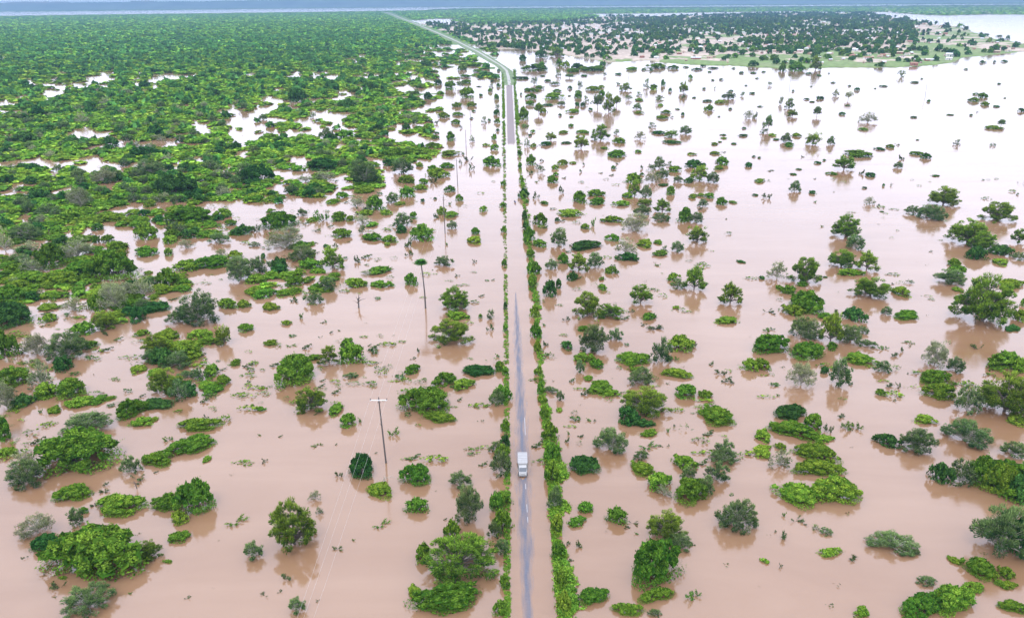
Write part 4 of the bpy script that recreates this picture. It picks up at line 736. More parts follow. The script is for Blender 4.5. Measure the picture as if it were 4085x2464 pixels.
# leafage of a plant in its true size; one mesh per form, copies share it
PROTO = {}
def proto(kind, size, var, whole, asp=1):
    key = (kind, size, var, whole, asp)
    if key not in PROTO:
        q, col, st = geo(kind, size, var, asp); bark = M_PALE if kind in 'gp' else M_BARK
        nm = KNAME[kind]
        if whole: PROTO[key] = make_mesh(nm, q, col, st, (M_LEAF, bark))
        else: PROTO[key] = (make_mesh('foliage', q, col), make_mesh('stems', None, None, st, (M_LEAF, bark)))
        if not whole: pass
    return PROTO[key]
def place(p):
    k = p['kind']; size = 'L' if p['wpx'] > 26 else ('M' if p['wpx'] > 8.5 else 'S')
    var = int(rng.choice([0, 1, 2, 4])) if (k not in 'tgp' or p['py'] > 330) else int(rng.integers(0, 4)); flip = rng.random() < .5
    asp = 1 if k not in 'bmd' or p['rx'] < 1.6 * p['ry'] else (2 if p['rx'] < 2.7 * p['ry'] else 3)
    sc3 = (p['rx'] / asp, p['ry'], p['h']); rot = (math.pi if flip else 0) + rng.normal(0, .25)
    if p['src'] not in ('survey', 'verge') or (p['ry'] > .8 * p['rx'] and p['wpx'] < 22): rot = rng.uniform(0, 6.28)
    z = 0.0
    if p['src'] == 'village': z = 1.2
    if p['wpx'] > 13 and k != 's':
        o = bpy.data.objects.new(KNAME[k], None); COL.objects.link(o); o.empty_display_size = .5
        fo, stm = proto(k, size, var, False, asp)
        tree = k in 'tgp'; a = link('crown' if tree else 'foliage', fo, o); b = link('branches' if tree else 'stems', stm, o)
    else:
        o = link(KNAME[k], proto(k, size, var, True, asp))
    o.location = (p['X'], p['Y'], z); o.rotation_euler = (0, 0, rot); o.scale = sc3
    lab = p.get('label')
    if lab is None:
        if p['src'] == 'village': lab = ('round dark shade tree standing between the village houses' if k == 'd' else 'mid green shade tree standing between the village houses'); o['group'] = 'village shade trees' if k == 'd' else 'green village trees'
        else: lab = {'b': 'low bright green bush inside the dense flooded thicket', 'm': 'rounded green shrub inside the dense flooded thicket', 'd': 'dark green shrub rising from the dense flooded thicket', 'g': 'grey-green thorn tree rising from the dense flooded thicket', 'p': 'pale bare-topped tree rising from the dense flooded thicket'}[k]; o['group'] = GRP[k].replace('in the flood', 'in the thicket')
    else: o['group'] = GRP[k] if p['src'] == 'survey' else GRP[k].replace('in the flood', 'in the verges')
    if len(lab.split()) > 16: print('LONG', len(lab.split()), lab)
    if p['src'] == 'village': o.name = 'shade_tree'; tag(o, lab, 'village tree')
    else: tag(o, lab, KCAT[k])
for p in plants: place(p)
print('plants', len(plants), have)

# everything smaller: one object per mass, real crowns at every point
def merged(name, pts, label, lod):
    Q = []; Cc = []
    groups = {}
    for s in pts: groups.setdefault((s[0], int(rng.integers(0, 3))), []).append(s)
    for (kd, var), L in groups.items():
        q, col, _ = geo(kd if kd != 't' else 'g', 'S', var)
        r = np.random.default_rng(var + 5); L = np.array([(s[1], s[2], s[3], s[4], 1.2 if s[8] else .1) for s in L])
        if lod < len(q):
            sel = r.permutation(len(q))[:lod]; gq, gc = q[sel], col[sel]; cen = gq.mean(1, keepdims=True); gq = cen + (gq - cen) * min(3.2, math.sqrt(len(q) / lod) * 1.05)
        else: gq, gc = q, col
        gq = gq.copy(); gq[..., 2] = np.maximum(gq[..., 2], 0)
        a = r.uniform(0, 6.28, len(L)); ca, sa = np.cos(a)[:, None, None], np.sin(a)[:, None, None]
        x = gq[None, :, :, 0]; y = gq[None, :, :, 1]; zc = gq[None, :, :, 2]
        X = (x * ca - y * sa) * L[:, 2, None, None] + L[:, 0, None, None]; Y = (x * sa + y * ca) * L[:, 2, None, None] + L[:, 1, None, None]; Z = zc * L[:, 3, None, None] + L[:, 4, None, None]
        Q.append(np.stack([X, Y, Z], -1).reshape(-1, 4, 3)); Cc.append((gc[None] * (r.uniform(.5, 1.0, (len(L), 1, 1)) if name[0] == 'v' else r.uniform(.9, 1.8, (len(L), 1, 1))) * (1 + r.normal(0, .05, (len(L), 1, 3)))).reshape(-1, 3))
    Q = np.concatenate(Q); Cc = np.clip(np.concatenate(Cc), 0, 1); print(name, len(pts), 'faces', len(Q))
    tag(link(name, make_mesh(name, Q, Cc, None)), label, 'woodland', kind='stuff')
LODS = [(0, 520, 170), (520, 900, 80), (900, 1800, 40), (1800, 4500, 18), (4500, 9000, 12), (9000, 16000, 8)]
for vill, nm in ((False, 'thicket'), (True, 'village_woodland')):
    for i, (a, b, lod) in enumerate(LODS):
        L = [s for s in rest if s[8] == vill and a <= s[5] < b]
        if len(L) > 10: merged(nm, L, None, lod)

# creeping growth of the two road verges: nobody could count it
def verges():
    q, col, _ = geo('b', 'S', 1); q2, col2, _ = geo('m', 'S', 2); Q = []; Cs = []
    for sidei in (0, 1):
        for y in np.concatenate([np.arange(1530, 1000, -5.), np.arange(1000, 600, -3.2), np.arange(600, 300, -2.2), np.arange(300, 168, -1.2)]):
            if sidei == 0:
                a = np.interp(y, [168, 340, 480, 740, 1000, 1300, 1540], [1208.5, 1210, 1211.5, 1213, 1213, 1213, 1212]); b = np.interp(y, [168, 340, 480, 740, 1110, 1486, 1560], [1213, 1217.5, 1218.5, 1223, 1228.5, 1229.5, 1230]); dens = (1 if (y > 640 or y < 350) else .5) * (vnoise(np.array([y]), np.array([9.]), 9, 4)[0] > .18)
            else:
                a = np.interp(y, [168, 205, 340, 480, 600, 740, 1110, 1300, 1486, 1560], [1234, 1235.5, 1241.5, 1256.5, 1268.5, 1282.5, 1311.5, 1326, 1340, 1345]); b = a + np.interp(y, [168, 480, 740, 900, 1080, 1180, 1300, 1400, 1540], [6, 10, 15, 16, 30, 42, 30, 44, 46]) * (.6 + .75 * vnoise(np.array([y]), np.array([3.]), 26, 4)[0]); dens = .93 if y > 560 or y < 345 else .6
            for _ in range(3 if not sidei or y < 900 else 5):
                if rng.random() > dens: continue
                # keep the whole clump inside its strip
                P, z = ground(rng.uniform(a, b), y + rng.uniform(-2, 2), 0); W = (b - a) / F_D * z
                r = float(np.clip(rng.uniform(.16, .42) * W, .35, 1.15)) * (1 + .9 * max(0, 800 - y) / 630); Pa = ground(a, y)[0][0]; Pb = ground(b, y)[0][0]
                x = min(max(P[0], Pa + r * .85), Pb + r * (.1 if rng.random() < .75 else rng.uniform(.3, 1.8))) if sidei else max(min(P[0], Pb - r * .85), Pa + r * (.4 if rng.random() < .75 else rng.uniform(-1.6, .2))); hh = rng.uniform(.25, .8) * r
                gq, gc = (q, col) if rng.random() < .65 else (q2, col2); n = int(rng.integers(60, 120)) if y > 700 else 40; sel = rng.permutation(len(gq))[:n]
                an = rng.uniform(0, 6.28); ca, sa = math.cos(an), math.sin(an); g = gq[sel]; cen = g.mean(1, keepdims=True); g = cen + (g - cen) * (1.15 if n > 50 else 1.5)
                Q.append(np.stack([(g[..., 0] * ca - g[..., 1] * sa) * r + x, (g[..., 0] * sa + g[..., 1] * ca) * r * 1.2 + P[1], np.maximum(g[..., 2], .0) * hh + .02], -1)); Cs.append(gc[sel] * rng.uniform(.75, 1.3))
    tag(link('verge_grass', make_mesh('verge_grass', np.concatenate(Q), np.clip(np.concatenate(Cs), 0, 1), None)), kind='stuff')
verges()
# floating flotsam and leaf tips dotted over the flood
def flotsam():
    Q = []; Cs = []; g, c, _ = geo('s', 'S', 1)
    for _ in range(170):
        px = rng.uniform(0, 2464); py = 160 + 1300 * rng.random() ** 1.15; P, z = ground(px, py)
        if 1195 < px < 1400: continue
        r = rng.uniform(.3, 1.0) * (1 + py / 1500 * .2); n = int(rng.integers(3, 12)); sel = rng.permutation(len(g))[:n]; q = g[sel]
        Q.append(np.stack([q[..., 0] * r + P[0] + rng.normal(0, .3), q[..., 1] * r + P[1], np.maximum(q[..., 2], 0) * r * .5 + .01], -1)); Cs.append(c[sel] * .7)
    tag(link('flotsam', make_mesh('flotsam', np.concatenate(Q), np.concatenate(Cs), None)), kind='stuff')
flotsam()

# low scrub tips, left of the road: hundreds, smaller than any bush above
def scrub():
    Q = []; Cs = []; G = [geo(k, 'S', v)[:2] for k, v in (('m', 1), ('b', 2), ('d', 0), ('g', 1), ('s', 2))]
    for _ in range(1500):
        px = 1190 * rng.random() ** 1.3 if rng.random() < .72 else rng.uniform(1290, 2464); py = 430 + 690 * rng.random() ** 1.5; P, z = ground(px, py)
        if fbm(np.array([P[0]]), np.array([P[1]]), 26, 88)[0] < .53: continue
        g, c = G[int(rng.choice([0, 1, 2, 3, 4], p=[.3, .25, .12, .18, .15]))]; r = rng.uniform(.6, 1.9); n = int(rng.integers(25, 90)); sel = rng.permutation(len(g))[:n]; q = g[sel]
        Q.append(np.stack([q[..., 0] * r * rng.uniform(.8, 1.8) + P[0], q[..., 1] * r + P[1], np.maximum(q[..., 2], 0) * r * rng.uniform(.35, .9) + .01], -1)); Cs.append(c[sel] * rng.uniform(.8, 1.2))
    tag(link('low_scrub', make_mesh('low_scrub', np.concatenate(Q), np.clip(np.concatenate(Cs), 0, 1), None)), kind='stuff')
scrub()

# ------------------------------------------------------------------ palm and snag
def build_palm():
    P, z = ground(1024, 741); top = (741 - 634) / F_D * z; th = math.atan2(H, math.hypot(P[0], P[1])); hh = top / math.cos(th)
    o = bpy.data.objects.new('palm_tree', None); COL.objects.link(o); o.location = (P[0], P[1], 0)
    tag(o, 'tall slender palm with a round crown, left of the road', 'palm tree')
    dx = (1019.5 - 1024) / F_D * z
    t = tube([(0, 0, -.5), (dx * .25 + .15, 0, hh * .35), (dx * .6 + .1, 0, hh * .7), (dx, 0, hh * .98)], [.30, .24, .20, .22], 8)
    link('trunk', make_mesh('trunk', None, None, t, (M_LEAF, M_WOOD)), o)
    r = np.random.default_rng(3); Q = []; cs = []; W = 18 / F_D * z * 1.05
    for i in range(46):
        a = r.uniform(0, 6.28); el = r.uniform(-.35, 1.2); L = W * r.uniform(.75, 1.0); d = np.array([math.cos(a) * math.cos(el), math.sin(a) * math.cos(el), math.sin(el) * .62]); base = np.array([dx, 0, hh])
        for k in range(9):
            an = (k - 4) * .19; pd = np.cross(d, [0, 0, 1]); pd /= np.linalg.norm(pd) + 1e-6; dd = d * math.cos(an) + pd * math.sin(an); tip = base + dd * L + np.array([0, 0, -.25 * L * abs(an)]); m0 = base + dd * L * .45
            w_ = np.cross(dd, [0, 0, 1]); w_ = w_ / (np.linalg.norm(w_) + 1e-6) * .16; Q.append(np.stack([base + d * L * .2, m0 + w_, tip, m0 - w_])); cs.append(np.array([.07, .19, .03]) * r.uniform(.6, 1.6))
    link('crown', make_mesh('crown', np.array(Q), np.array(cs), None), o)
build_palm()
def snag(px, y0, y1, label, nm='dead_tree', w_=.16, seed=1, pale=False, spread=1.0):
    P, z = ground(px, y0); h = (y0 - y1) / F_D * z * 1.25; r = np.random.default_rng(seed); ts = [tube([(0, 0, -.4), (.1 * h * r.normal(), .05, h * .5), (.12 * h * r.normal(), 0, h)], [w_, w_ * .8, w_ * .3], 6)]
    for i in range(9):
        b = np.array([0, 0, h * r.uniform(.25, .8)]); e = b + np.array([r.normal(0, .3) * h * spread, r.normal(0, .2) * h, r.uniform(.05, .35) * h]); ts.append(tube([b, (b + e) / 2 + [0, 0, .1], e], [w_ * .45, w_ * .3, .03], 4))
    tag(link(nm, make_mesh(nm, None, None, join_tubes(ts), (M_LEAF, M_PALE if pale else M_WOOD))), label, 'dead tree').location = (P[0], P[1], 0)
snag(863, 740, 714, 'dark dead snag standing alone in the water left of the palm', w_=.3)
snag(926, 1163, 1146, 'pale fan of bare branches behind a small bush by the wires', pale=True, seed=4, w_=.09, spread=2)
snag(330, 1175, 1158, 'bare brown branch tangle floating below the long green island', seed=5, w_=.1, spread=1.6)

# ------------------------------------------------------------------ poles and wires
M_CROSS = mat('galvanised_crossarm', (.62, .62, .60), .5); M_INS = mat('brown_insulator', (.10, .07, .06), .3); M_WIRE = mat('aluminium_wire', (.50, .46, .43), .5)
tops = []
def pole(px, py, ytop, label, xtop=None, big=True):
    P, z = ground(px, py); th = math.atan2(H, math.hypot(P[0], P[1])); h = (py - ytop) / F_D * z / math.cos(th) * .985
    dx = ((xtop if xtop else px) - px) / F_D * z + P[0] * (h / H) * 0
    Pt = ground(xtop if xtop else px, py)[0]
    # find lean so the head shows where surveyed
    hx = P[0]
    for _ in range(30):
        a, b = project(np.array([hx]), np.array([P[1]]), h); hx += ((xtop if xtop else px) - a[0]) / F_D * z; h += (b[0] - ytop) / F_D * z
    o = bpy.data.objects.new('utility_pole', None); COL.objects.link(o); o.location = (P[0], P[1], 0); tag(o, label, 'utility pole', 'utility poles beside the road')
    L = hx - P[0]; L = max(-1.2, min(1.2, L))
    link('shaft', make_mesh('shaft', None, None, tube([(0, 0, -.5), (L * .5, 0, h * .5), (L, 0, h)], [.21, .18, .14], 8), (M_LEAF, M_WOOD)), o)
    if big:
        ca = link('crossarm', boxes('crossarm', [(0, 0, 0, 3.9, .16, .20)], M_CROSS), o); ca.location = (L, -.2, h - .35)
        for k, s in enumerate((-1.85, 0, 1.85)):
            ins = link('insulator', make_mesh('insulator', None, None, tube([(0, 0, 0), (0, 0, .12), (0, 0, .2), (0, 0, .42)], [.10, .17, .10, .05], 8), (M_LEAF, M_INS)), ca)
            ins.location = (s, 0, .11) if s else (0, .2, .35)
        link('brace', boxes('brace', [(L * .9, -.1, h - 1.0, .9, .08, .1)], M_WOOD), o)
        link('bracket', boxes('bracket', [(L * .6, -.22, h * .62, .35, .3, .5)], M_WOOD), o)
    tops.append(np.array([P[0] + L, P[1] - .2, h + .15])); return o
pole(929, 1113, 958, 'near dark utility pole with a white crossarm, standing in open water', 911)
pole(1071, 562, 470, 'second utility pole back, leaning behind a bright green bush', 1066.5)
pole(1101.5, 448, 382, 'third utility pole back, left of the road', 1098)
pole(1122, 365, 312, 'fourth utility pole back, thin against the bright water', 1120, big=False)
pole(1133, 300, 268, 'fifth and farthest utility pole left of the road', 1131, big=False)
tt = tops[:5]
Pn = []
for px_ in (740, 757, 779): Pn.append(ground(px_, 1486, 12.0)[0])
for k, s in enumerate((-1.85, 0, 1.85)):
    # near end: the unseen next pole toward the camera, on the same line
    a = tt[0] + np.array([s, 0, 0 if s else .25]); n0 = Pn[k]; dirn = n0 - a; near = a + dirn * 1.9; near[2] = a[2] + .5
    path = []
    chain = [near] + [t + np.array([s, 0, 0 if s else .25]) for t in tt]
    for i in range(len(chain) - 1):
        for u in np.linspace(0, 1, 14, endpoint=False):
            p = chain[i] * (1 - u) + chain[i + 1] * u; p = p.copy(); p[2] -= 1.6 * 4 * u * (1 - u); path.append(p)
    path.append(chain[-1])
    tag(link('overhead_wire', make_mesh('overhead_wire', None, None, tube(path, [.012] * len(path), 4), (M_LEAF, M_WIRE))), ['left', 'middle', 'right'][k] + ' of three pale power wires running along the pole line', 'wire', 'power wires over the flood')
for (x, y, t, n) in [(1511, 203, 170, 'leftmost'), (1650, 203, 168, 'second'), (1900, 217, 185, 'third'), (2226, 236, 200, 'rightmost')]:
    pole(x, y, t, f'{n} thin pole standing far out in the open water, right side', x + 2, big=False)

# ------------------------------------------------------------------ truck
def ebox(name, verts_top, verts_bot, m, parent):
    """prism between a bottom loop and a top loop of 4 points, edges bevelled"""
    V = list(verts_bot) + list(verts_top); Fc = [(3, 2, 1, 0), (4, 5, 6, 7)] + [(i, (i + 1) % 4, 4 + (i + 1) % 4, 4 + i) for i in range(4)]
    o = link(name, pydata(name, V, Fc, m), parent); b = o.modifiers.new('b', 'BEVEL'); b.width = .05; b.segments = 2; return o
def loop(x0, x1, y0, y1, z): return [(x0, y0, z), (x1, y0, z), (x1, y1, z), (x0, y1, z)]
M_WHITE = mat('white_vehicle_paint', (.37,.366,.355), .35, spec=.5); M_GLASS = mat('dark_glass', (.10, .11, .12), .12, spec=.8); M_TYRE = mat('tyre_rubber', (.03, .03, .03), .8); M_GREY = mat('grey_steel', (.25, .25, .25), .5); M_LAMP = mat('lamp_glass', (.6, .6, .55), .15)
def truck():
    P, z = ground(1258, 1145); o = bpy.data.objects.new('box_truck', None); COL.objects.link(o); o.location = (P[0], P[1], 0); tag(o, 'white box truck driving toward the camera along the flooded road', 'truck')
    W = 1.12
    ebox('cargo_box', loop(-W, W, 1.75, 6.2, 2.35), loop(-W, W, 1.75, 6.2, .55), mat('box_roof_white', (.34, .335, .325), .45, noise=(1.2, .06)), o)
    rb = link('roof_rib', boxes('roof_rib', [(0, y, 2.37, 2.1, .05, .05) for y in (2.3, 3.0, 3.7, 4.4, 5.1, 5.8)], M_GREY), o)
    cab = ebox('cab', loop(-.86, .86, .72, 1.68, 1.95), loop(-.95, .95, .15, 1.7, 1.0), M_WHITE, o)
    ebox('bonnet', loop(-.88, .88, -.35, .3, 1.05), loop(-.92, .92, -.45, 1.68, .35), M_WHITE, o)
    link('windscreen', pydata('windscreen', [(-.82, .22, 1.08), (.82, .22, 1.08), (.76, .66, 1.86), (-.76, .66, 1.86)], [(0, 1, 2, 3)], M_GLASS), o).location = (0, -.035, .02)
    for s in (-1, 1):
        link('side_window', boxes('side_window', [(s * .925, 1.1, 1.5, .02, .7, .5)], M_GLASS), o)
        link('mirror', boxes('mirror', [(s * 1.12, .5, 1.45, .14, .08, .28)], M_GREY), o)
        link('headlight', boxes('headlight', [(s * .68, -.46, .78, .3, .06, .18)], M_LAMP), o)
        for y in (.35, 4.9):
            wv, wf = tube([(s * .80, y, .42), (s * 1.05, y, .42)], [.43, .43], 16)
            wm = make_mesh('wheel', None, None, (wv, wf), (M_LEAF, M_TYRE)); link('wheel', wm, o)
    link('bumper', boxes('bumper', [(0, -.52, .5, 1.85, .12, .2)], M_GREY), o)
    # bow wave as real raised water
    V = []; Fc = []; n = 28
    for j, (k, zz) in enumerate([(1.0, .03), (1.15, .16), (1.45, .05), (1.9, .015)]):
        for i in range(n):
            t = i / (n - 1); a = math.pi * (1.15 + .7 * t) ; yy = 8.5 * abs(t - .5) ** 1.5 * 2.2
            V.append(((t - .5) * 2 * (W + .15) * k, -.7 * k + yy, zz * (1 + .4 * math.sin(i * 1.7))))
    for j in range(3):
        for i in range(n - 1): Fc.append((j * n + i, j * n + i + 1, (j + 1) * n + i + 1, (j + 1) * n + i))
    bw = pydata('bow_wave', V, Fc, M_WATER, True); wo = link('bow_wave', bw); wo.location = (P[0], P[1], 0); tag(wo, kind='structure')
truck()

# ------------------------------------------------------------------ people and far vehicles at the road
M_SKIN = mat('skin', (.10, .055, .035), .6)
def person(px, py, shirt, trousers, label, deep=.45, step=.0):
    P, z = ground(px, py); o = bpy.data.objects.new('person', None); COL.objects.link(o); o.location = (P[0], P[1], -deep); o.rotation_euler = (0, 0, rng.uniform(-.4, .4))
    tag(o, label, 'person', 'people on the flooded road')
    J = {'pel': (0, 0, .95, .13), 'waist': (0, 0, 1.10, .12), 'chest': (0, .01, 1.32, .15), 'neck': (0, 0, 1.50, .055), 'head': (0, -.02, 1.62, .095), 'crown': (0, -.01, 1.74, .07)}
    E = [('pel', 'waist'), ('waist', 'chest'), ('chest', 'neck'), ('neck', 'head'), ('head', 'crown')]
    for s, n in ((-1, 'l'), (1, 'r')):
        J['hip' + n] = (s * .10, 0, .90, .095); J['kne' + n] = (s * .11, -.08 * s * step - .02, .50, .06); J['ank' + n] = (s * .11, .10 * s * step, .09, .04); J['toe' + n] = (s * .12, .10 * s * step - .16, .04, .035)
        J['sho' + n] = (s * .19, 0, 1.42, .06); J['elb' + n] = (s * .27, .03, 1.13, .042); J['wri' + n] = (s * .27, -.10, .90, .03); J['han' + n] = (s * .26, -.15, .83, .035)
        E += [('pel', 'hip' + n), ('hip' + n, 'kne' + n), ('kne' + n, 'ank' + n), ('ank' + n, 'toe' + n), ('chest', 'sho' + n), ('sho' + n, 'elb' + n), ('elb' + n, 'wri' + n), ('wri' + n, 'han' + n)]
    names = list(J); me = bpy.data.meshes.new('body'); me.from_pydata([J[n][:3] for n in names], [(names.index(a), names.index(b)) for a, b in E], []); me.materials.append(M_SKIN)
    b = link('body', me, o); sk = b.modifiers.new('s', 'SKIN'); b.modifiers.new('u', 'SUBSURF').levels = 1
    for i, n in enumerate(names): me.skin_vertices[0].data[i].radius = (J[n][3],) * 2
    me.skin_vertices[0].data[0].use_root = True
    def cloth(nm, pts, m):
        c = link(nm, make_mesh(nm, None, None, join_tubes([tube([p[:3] for p in q], [p[3] for p in q], 10) for q in pts]), (M_LEAF, m)), o)
    cloth('shirt', [[(0, 0, .92, .175), (0, 0, 1.1, .165), (0, .01, 1.32, .19), (0, 0, 1.46, .12)]] + [[(s * .15, 0, 1.43, .08), (s * .25, .02, 1.2, .065)] for s in (-1, 1)], shirt)
    cloth('trousers', [[(s * .09, 0, .96, .12), (s * .11, -.02, .5, .085), (s * .11, 0, .2, .07)] for s in (-1, 1)], trousers)
    hv, hf = tube([(0, .0, 1.66), (0, .01, 1.72), (0, .01, 1.78)], [.108, .10, .05], 10); link('hair', make_mesh('hair', None, None, (hv, hf), (M_LEAF, M_TYRE)), o)
SH = [mat('dark_shirt', (.03, .03, .05), .9), mat('blue_shirt', (.12, .16, .35), .9), mat('white_shirt', (.6, .6, .6), .9), mat('red_shirt', (.35, .05, .05), .9)]
person(1238, 487, SH[0], SH[0], 'dark figure wading alone along the flooded road', step=1)
person(1240.5, 489, SH[1], SH[0], 'blue-shirted figure just right of the dark wading figure', step=-1)
for i, (x, y, k) in enumerate([(1218.5, 204, 1), (1221.5, 202, 2), (1224, 208, 0), (1228, 204, 3), (1232, 211, 0), (1226.5, 198, 2)]):
    person(x, y, SH[k], SH[0], ['leftmost figure standing at the far end of the tarmac', 'white-shirted figure second from left at the tarmac end', 'dark-shirted figure in the middle of the tarmac end', 'red-shirted figure right of centre at the tarmac end', 'rightmost figure at the tarmac end', 'farthest figure, in white, beyond the tarmac end'][i], deep=-.05, step=i % 3 - 1)
def far_car(px, py, col, label):
    P, z = ground(px, py); o = bpy.data.objects.new('parked_car', None); COL.objects.link(o); o.location = (P[0], P[1], .08); tag(o, label, 'car', 'vehicles waiting at the far tarmac end'); m = mat('car_paint', col, .3, spec=.6)
    ebox('body', loop(-.88, .88, -2.15, 2.15, .95), loop(-.92, .92, -2.25, 2.25, .32), m, o); ebox('cabin', loop(-.68, .68, -.9, 1.3, 1.5), loop(-.82, .82, -1.35, 1.9, .95), M_GLASS, o); ebox('roof', loop(-.66, .66, -.85, 1.25, 1.56), loop(-.68, .68, -.9, 1.3, 1.50), m, o)
    for s in (-1, 1):
        for y in (-1.4, 1.4):
            wv, wf = tube([(s * .72, y, .33), (s * .92, y, .33)], [.33, .33], 14); link('wheel', make_mesh('wheel', None, None, (wv, wf), (M_LEAF, M_TYRE)), o)
far_car(1225, 196, (.18, .20, .30), 'blue-grey car standing at the far end of the tarmac')
far_car(1222, 178, (.12, .13, .20), 'dark blue car waiting at the road bend')
far_car(1219, 166, (.45, .46, .55), 'pale car parked beyond the road bend')

# ------------------------------------------------------------------ village houses
M_WALLS = [mat('mud_wall', (.34, .24, .17), .95, noise=(.4, .15)), mat('whitewashed_wall', (.66, .64, .60), .9, noise=(.4, .08)), mat('brick_wall', (.32, .15, .11), .95, noise=(.4, .2)), mat('pink_plaster_wall', (.52, .36, .30), .9, noise=(.4, .1))]
M_ROOFS = [mat('grey_thatch', (.22, .19, .15), .95, noise=(.8, .25)), mat('zinc_sheet_roof', (.60, .62, .64), .35, noise=(.5, .1)), mat('rusty_sheet_roof', (.30, .15, .10), .7, noise=(.5, .25)), mat('straw_thatch', (.40, .33, .23), .95, noise=(.8, .2))]
M_DOOR = mat('dark_door_wood', (.06, .05, .045), .8)
def house_mesh(kind):
    if kind == 'hut':
        wv = tube([(0, 0, 0), (0, 0, 2.1)], [2.3, 2.3], 14); rv = tube([(0, 0, 1.9), (0, 0, 4.3)], [3.0, .08], 14)
        return wv, rv
    V = [(-4, -2.6, 0), (4, -2.6, 0), (4, 2.6, 0), (-4, 2.6, 0), (-4, -2.6, 2.7), (4, -2.6, 2.7), (4, 2.6, 2.7), (-4, 2.6, 2.7), (-4, 0, 3.75), (4, 0, 3.75)]
    wf = [(0, 1, 5, 4), (1, 2, 6, 5), (2, 3, 7, 6), (3, 0, 4, 7), (5, 6, 9), (7, 4, 8)]
    R_ = [(-4.5, -3.2, 2.52), (4.5, -3.2, 2.52), (4.5, 0, 3.82), (-4.5, 0, 3.82), (4.5, 3.2, 2.52), (-4.5, 3.2, 2.52)]
    R2 = [(x, y, z + .1) for x, y, z in R_]
    rf = [(0, 1, 2, 3), (3, 2, 4, 5), (9, 8, 7, 6), (11, 10, 8, 9), (0, 6, 7, 1), (5, 4, 10, 11), (1, 7, 8, 2), (2, 8, 10, 4), (0, 3, 9, 6), (3, 5, 11, 9)]
    return (V, wf), (R_ + R2, rf)
HM = {}
def house(X, Y, rot, kind, wi, ri, label, group, s=1.0, near=True):
    key = (kind, wi, ri, near)
    if key not in HM:
        if kind == 'hut':
            a, b = house_mesh('hut'); wall = make_mesh('wall', None, None, a, (M_LEAF, M_WALLS[wi])); roof = make_mesh('roof', None, None, b, (M_LEAF, M_ROOFS[ri]))
            door = boxes('door', [(0, -2.28, .95, .8, .12, 1.8)], M_DOOR); win = None
        else:
            (V, wf), (R_, rf) = house_mesh('h'); wall = pydata('wall', V, wf, M_WALLS[wi]); roof = pydata('roof', R_, rf, M_ROOFS[ri])
            door = boxes('door', [(.4, -2.62, 1.0, .95, .08, 2.0)], M_DOOR); win = boxes('window', [(-2.2, -2.62, 1.55, .9, .08, .9)], M_DOOR)
        HM[key] = (wall, roof, door, win)
    wall, roof, door, win = HM[key]
    o = bpy.data.objects.new('round_hut' if kind == 'hut' else 'village_house', None); COL.objects.link(o); o.location = (X, Y, 1.3); o.rotation_euler = (0, 0, rot); o.scale = (s, s, s)
    link('wall', wall, o); link('roof', roof, o)
    if near:
        link('door', door, o)
        if win: link('window', win, o)
    tag(o, label, 'hut' if kind == 'hut' else 'house', group); return o
WN = ['mud-walled', 'whitewashed', 'red brick', 'pink plastered']; RN = ['grey thatch roof', 'shiny sheet metal roof', 'rusty sheet roof', 'straw roof']
for (x, y, kd, wi, ri, s, lab) in [(2285, 138, 'h', 1, 1, 2.0, 'large white building with pale metal roof near the right shore'), (2156, 84, 'h', 1, 1, 2.1, 'big white metal roofed house among the right hand trees'), (2198, 160, 'h', 2, 2, 1.6, 'red brick ruin standing at the water edge'),
        (2243, 148, 'h', 1, 1, 1.0, 'small white house on the shore, left of the large white building'), (1905, 122, 'h', 1, 1, 1.2, 'white house at the lower left of the village trees'), (1944, 84, 'h', 1, 1, 1.4, 'white roofed house in a gap in the dense trees'), (2025, 55, 'h', 1, 1, 1.8, 'white roofed house high up in the tree belt'),
        (1680, 97, 'h', 1, 1, 1.3, 'white house in the middle of the village'), (1510, 118, 'h', 1, 3, 1.2, 'pale house near the old shoreline, centre left'), (1790, 105, 'h', 1, 1, 1.2, 'white house beside the green field'), (1262, 92, 'h', 1, 1, 1.2, 'white gabled house by the western grass field'), (1570, 126, 'h', 0, 0, 1.2, 'mud house just above the flooded bay')]:
    P = ground(x, y)[0]; house(P[0], P[1], rng.uniform(-.4, .4), kd, wi, ri, lab, 'village houses', s * .8)
cnt = 0; tries = 0; farH = []
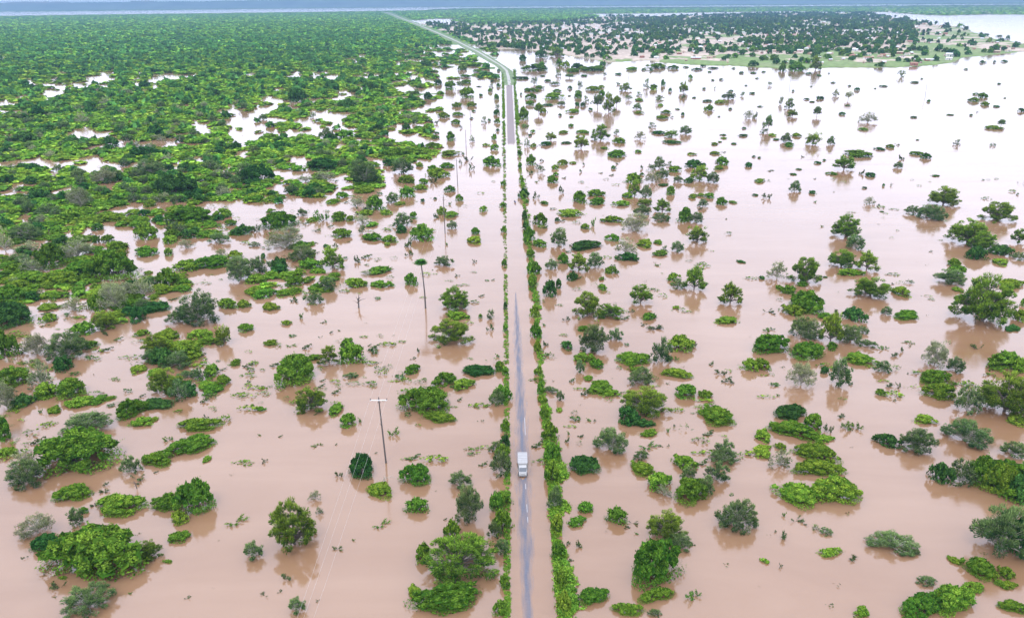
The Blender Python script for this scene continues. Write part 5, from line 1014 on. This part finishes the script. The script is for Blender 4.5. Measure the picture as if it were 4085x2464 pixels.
while cnt < 275 and tries < 20000:
    tries += 1
    px = rng.uniform(1180, 2440); py = 46 + (158 - 46) * rng.random() ** .75
    P = ground(px, py)[0]; X = np.array([P[0]]); Y = np.array([P[1]]); l, v = water_h(np.array([px]), np.array([py]), X, Y)
    if not v[0] or l[0] < 0: continue
    n3 = fbm(X, Y, 220, 41)[0]
    if n3 < .36 and rng.random() < .75: continue
    if px > 2230 and rng.random() < .6: continue
    if py > 136 and rng.random() < .5: continue
    u = rng.random(); kd = 'hut' if u < .25 else 'h'; wi = int(rng.choice([0, 1, 2, 3], p=[.35, .2, .15, .3])); ri = int(rng.choice([0, 3])) if kd == 'hut' else int(rng.choice([0, 1, 2, 3], p=[.15, .5, .15, .2]))
    nm = 'round hut' if kd == 'hut' else 'house'
    where = 'on the west side of the village' if px < 1500 else ('in the middle of the village' if px < 1900 else 'on the east side of the village')
    house(P[0], P[1], rng.uniform(-.7, .7), kd, wi, ri, f"small {WN[wi]} {nm} with {RN[ri]} {where}", f"{WN[wi]} {nm}s with {RN[ri]} {where}", rng.uniform(.75, 1.3) * (1.2 if py < 90 else 1), near=py > 95); cnt += 1
# settlement beyond the inlet and far roofs: too many and too small to count
V = []; Fc = []
M_FARH = [M_WALLS[1], M_ROOFS[1]]
bl = []
for _ in range(1500):
    px = rng.uniform(2040, 2600) if rng.random() < .45 else rng.uniform(1350, 2150); py = rng.uniform(15, 34) if px > 2120 else rng.uniform(33, 84)
    P = ground(px, py)[0]; l, v = water_h(np.array([px]), np.array([py]), np.array([P[0]]), np.array([P[1]]))
    if l[0] < 0: continue
    s = rng.uniform(7, 14) * (1.3 if py < 36 else 1); bl.append((P[0], P[1], 3.0, s * 1.3, s, 4.5 if py > 36 else 7))
tag(link('distant_houses', boxes('distant_houses', bl, mat('far_white_walls', (.62, .61, .58), .8))), kind='stuff')

# ------------------------------------------------------------------ haze
hm = bpy.data.materials.new('haze'); hm.use_nodes = True; hm.node_tree.nodes.clear()
ho = hm.node_tree.nodes.new('ShaderNodeOutputMaterial'); pv = hm.node_tree.nodes.new('ShaderNodeVolumePrincipled')
pv.inputs['Color'].default_value = (.19, .31, .48, 1); pv.inputs['Density'].default_value = HAZE; pv.inputs['Anisotropy'].default_value = .0
hm.node_tree.links.new(pv.outputs[0], ho.inputs['Volume'])
hz = link('haze', boxes('haze', [(0, 10100, 92, 62000, 25200, 190)], hm)); tag(hz, kind='stuff')
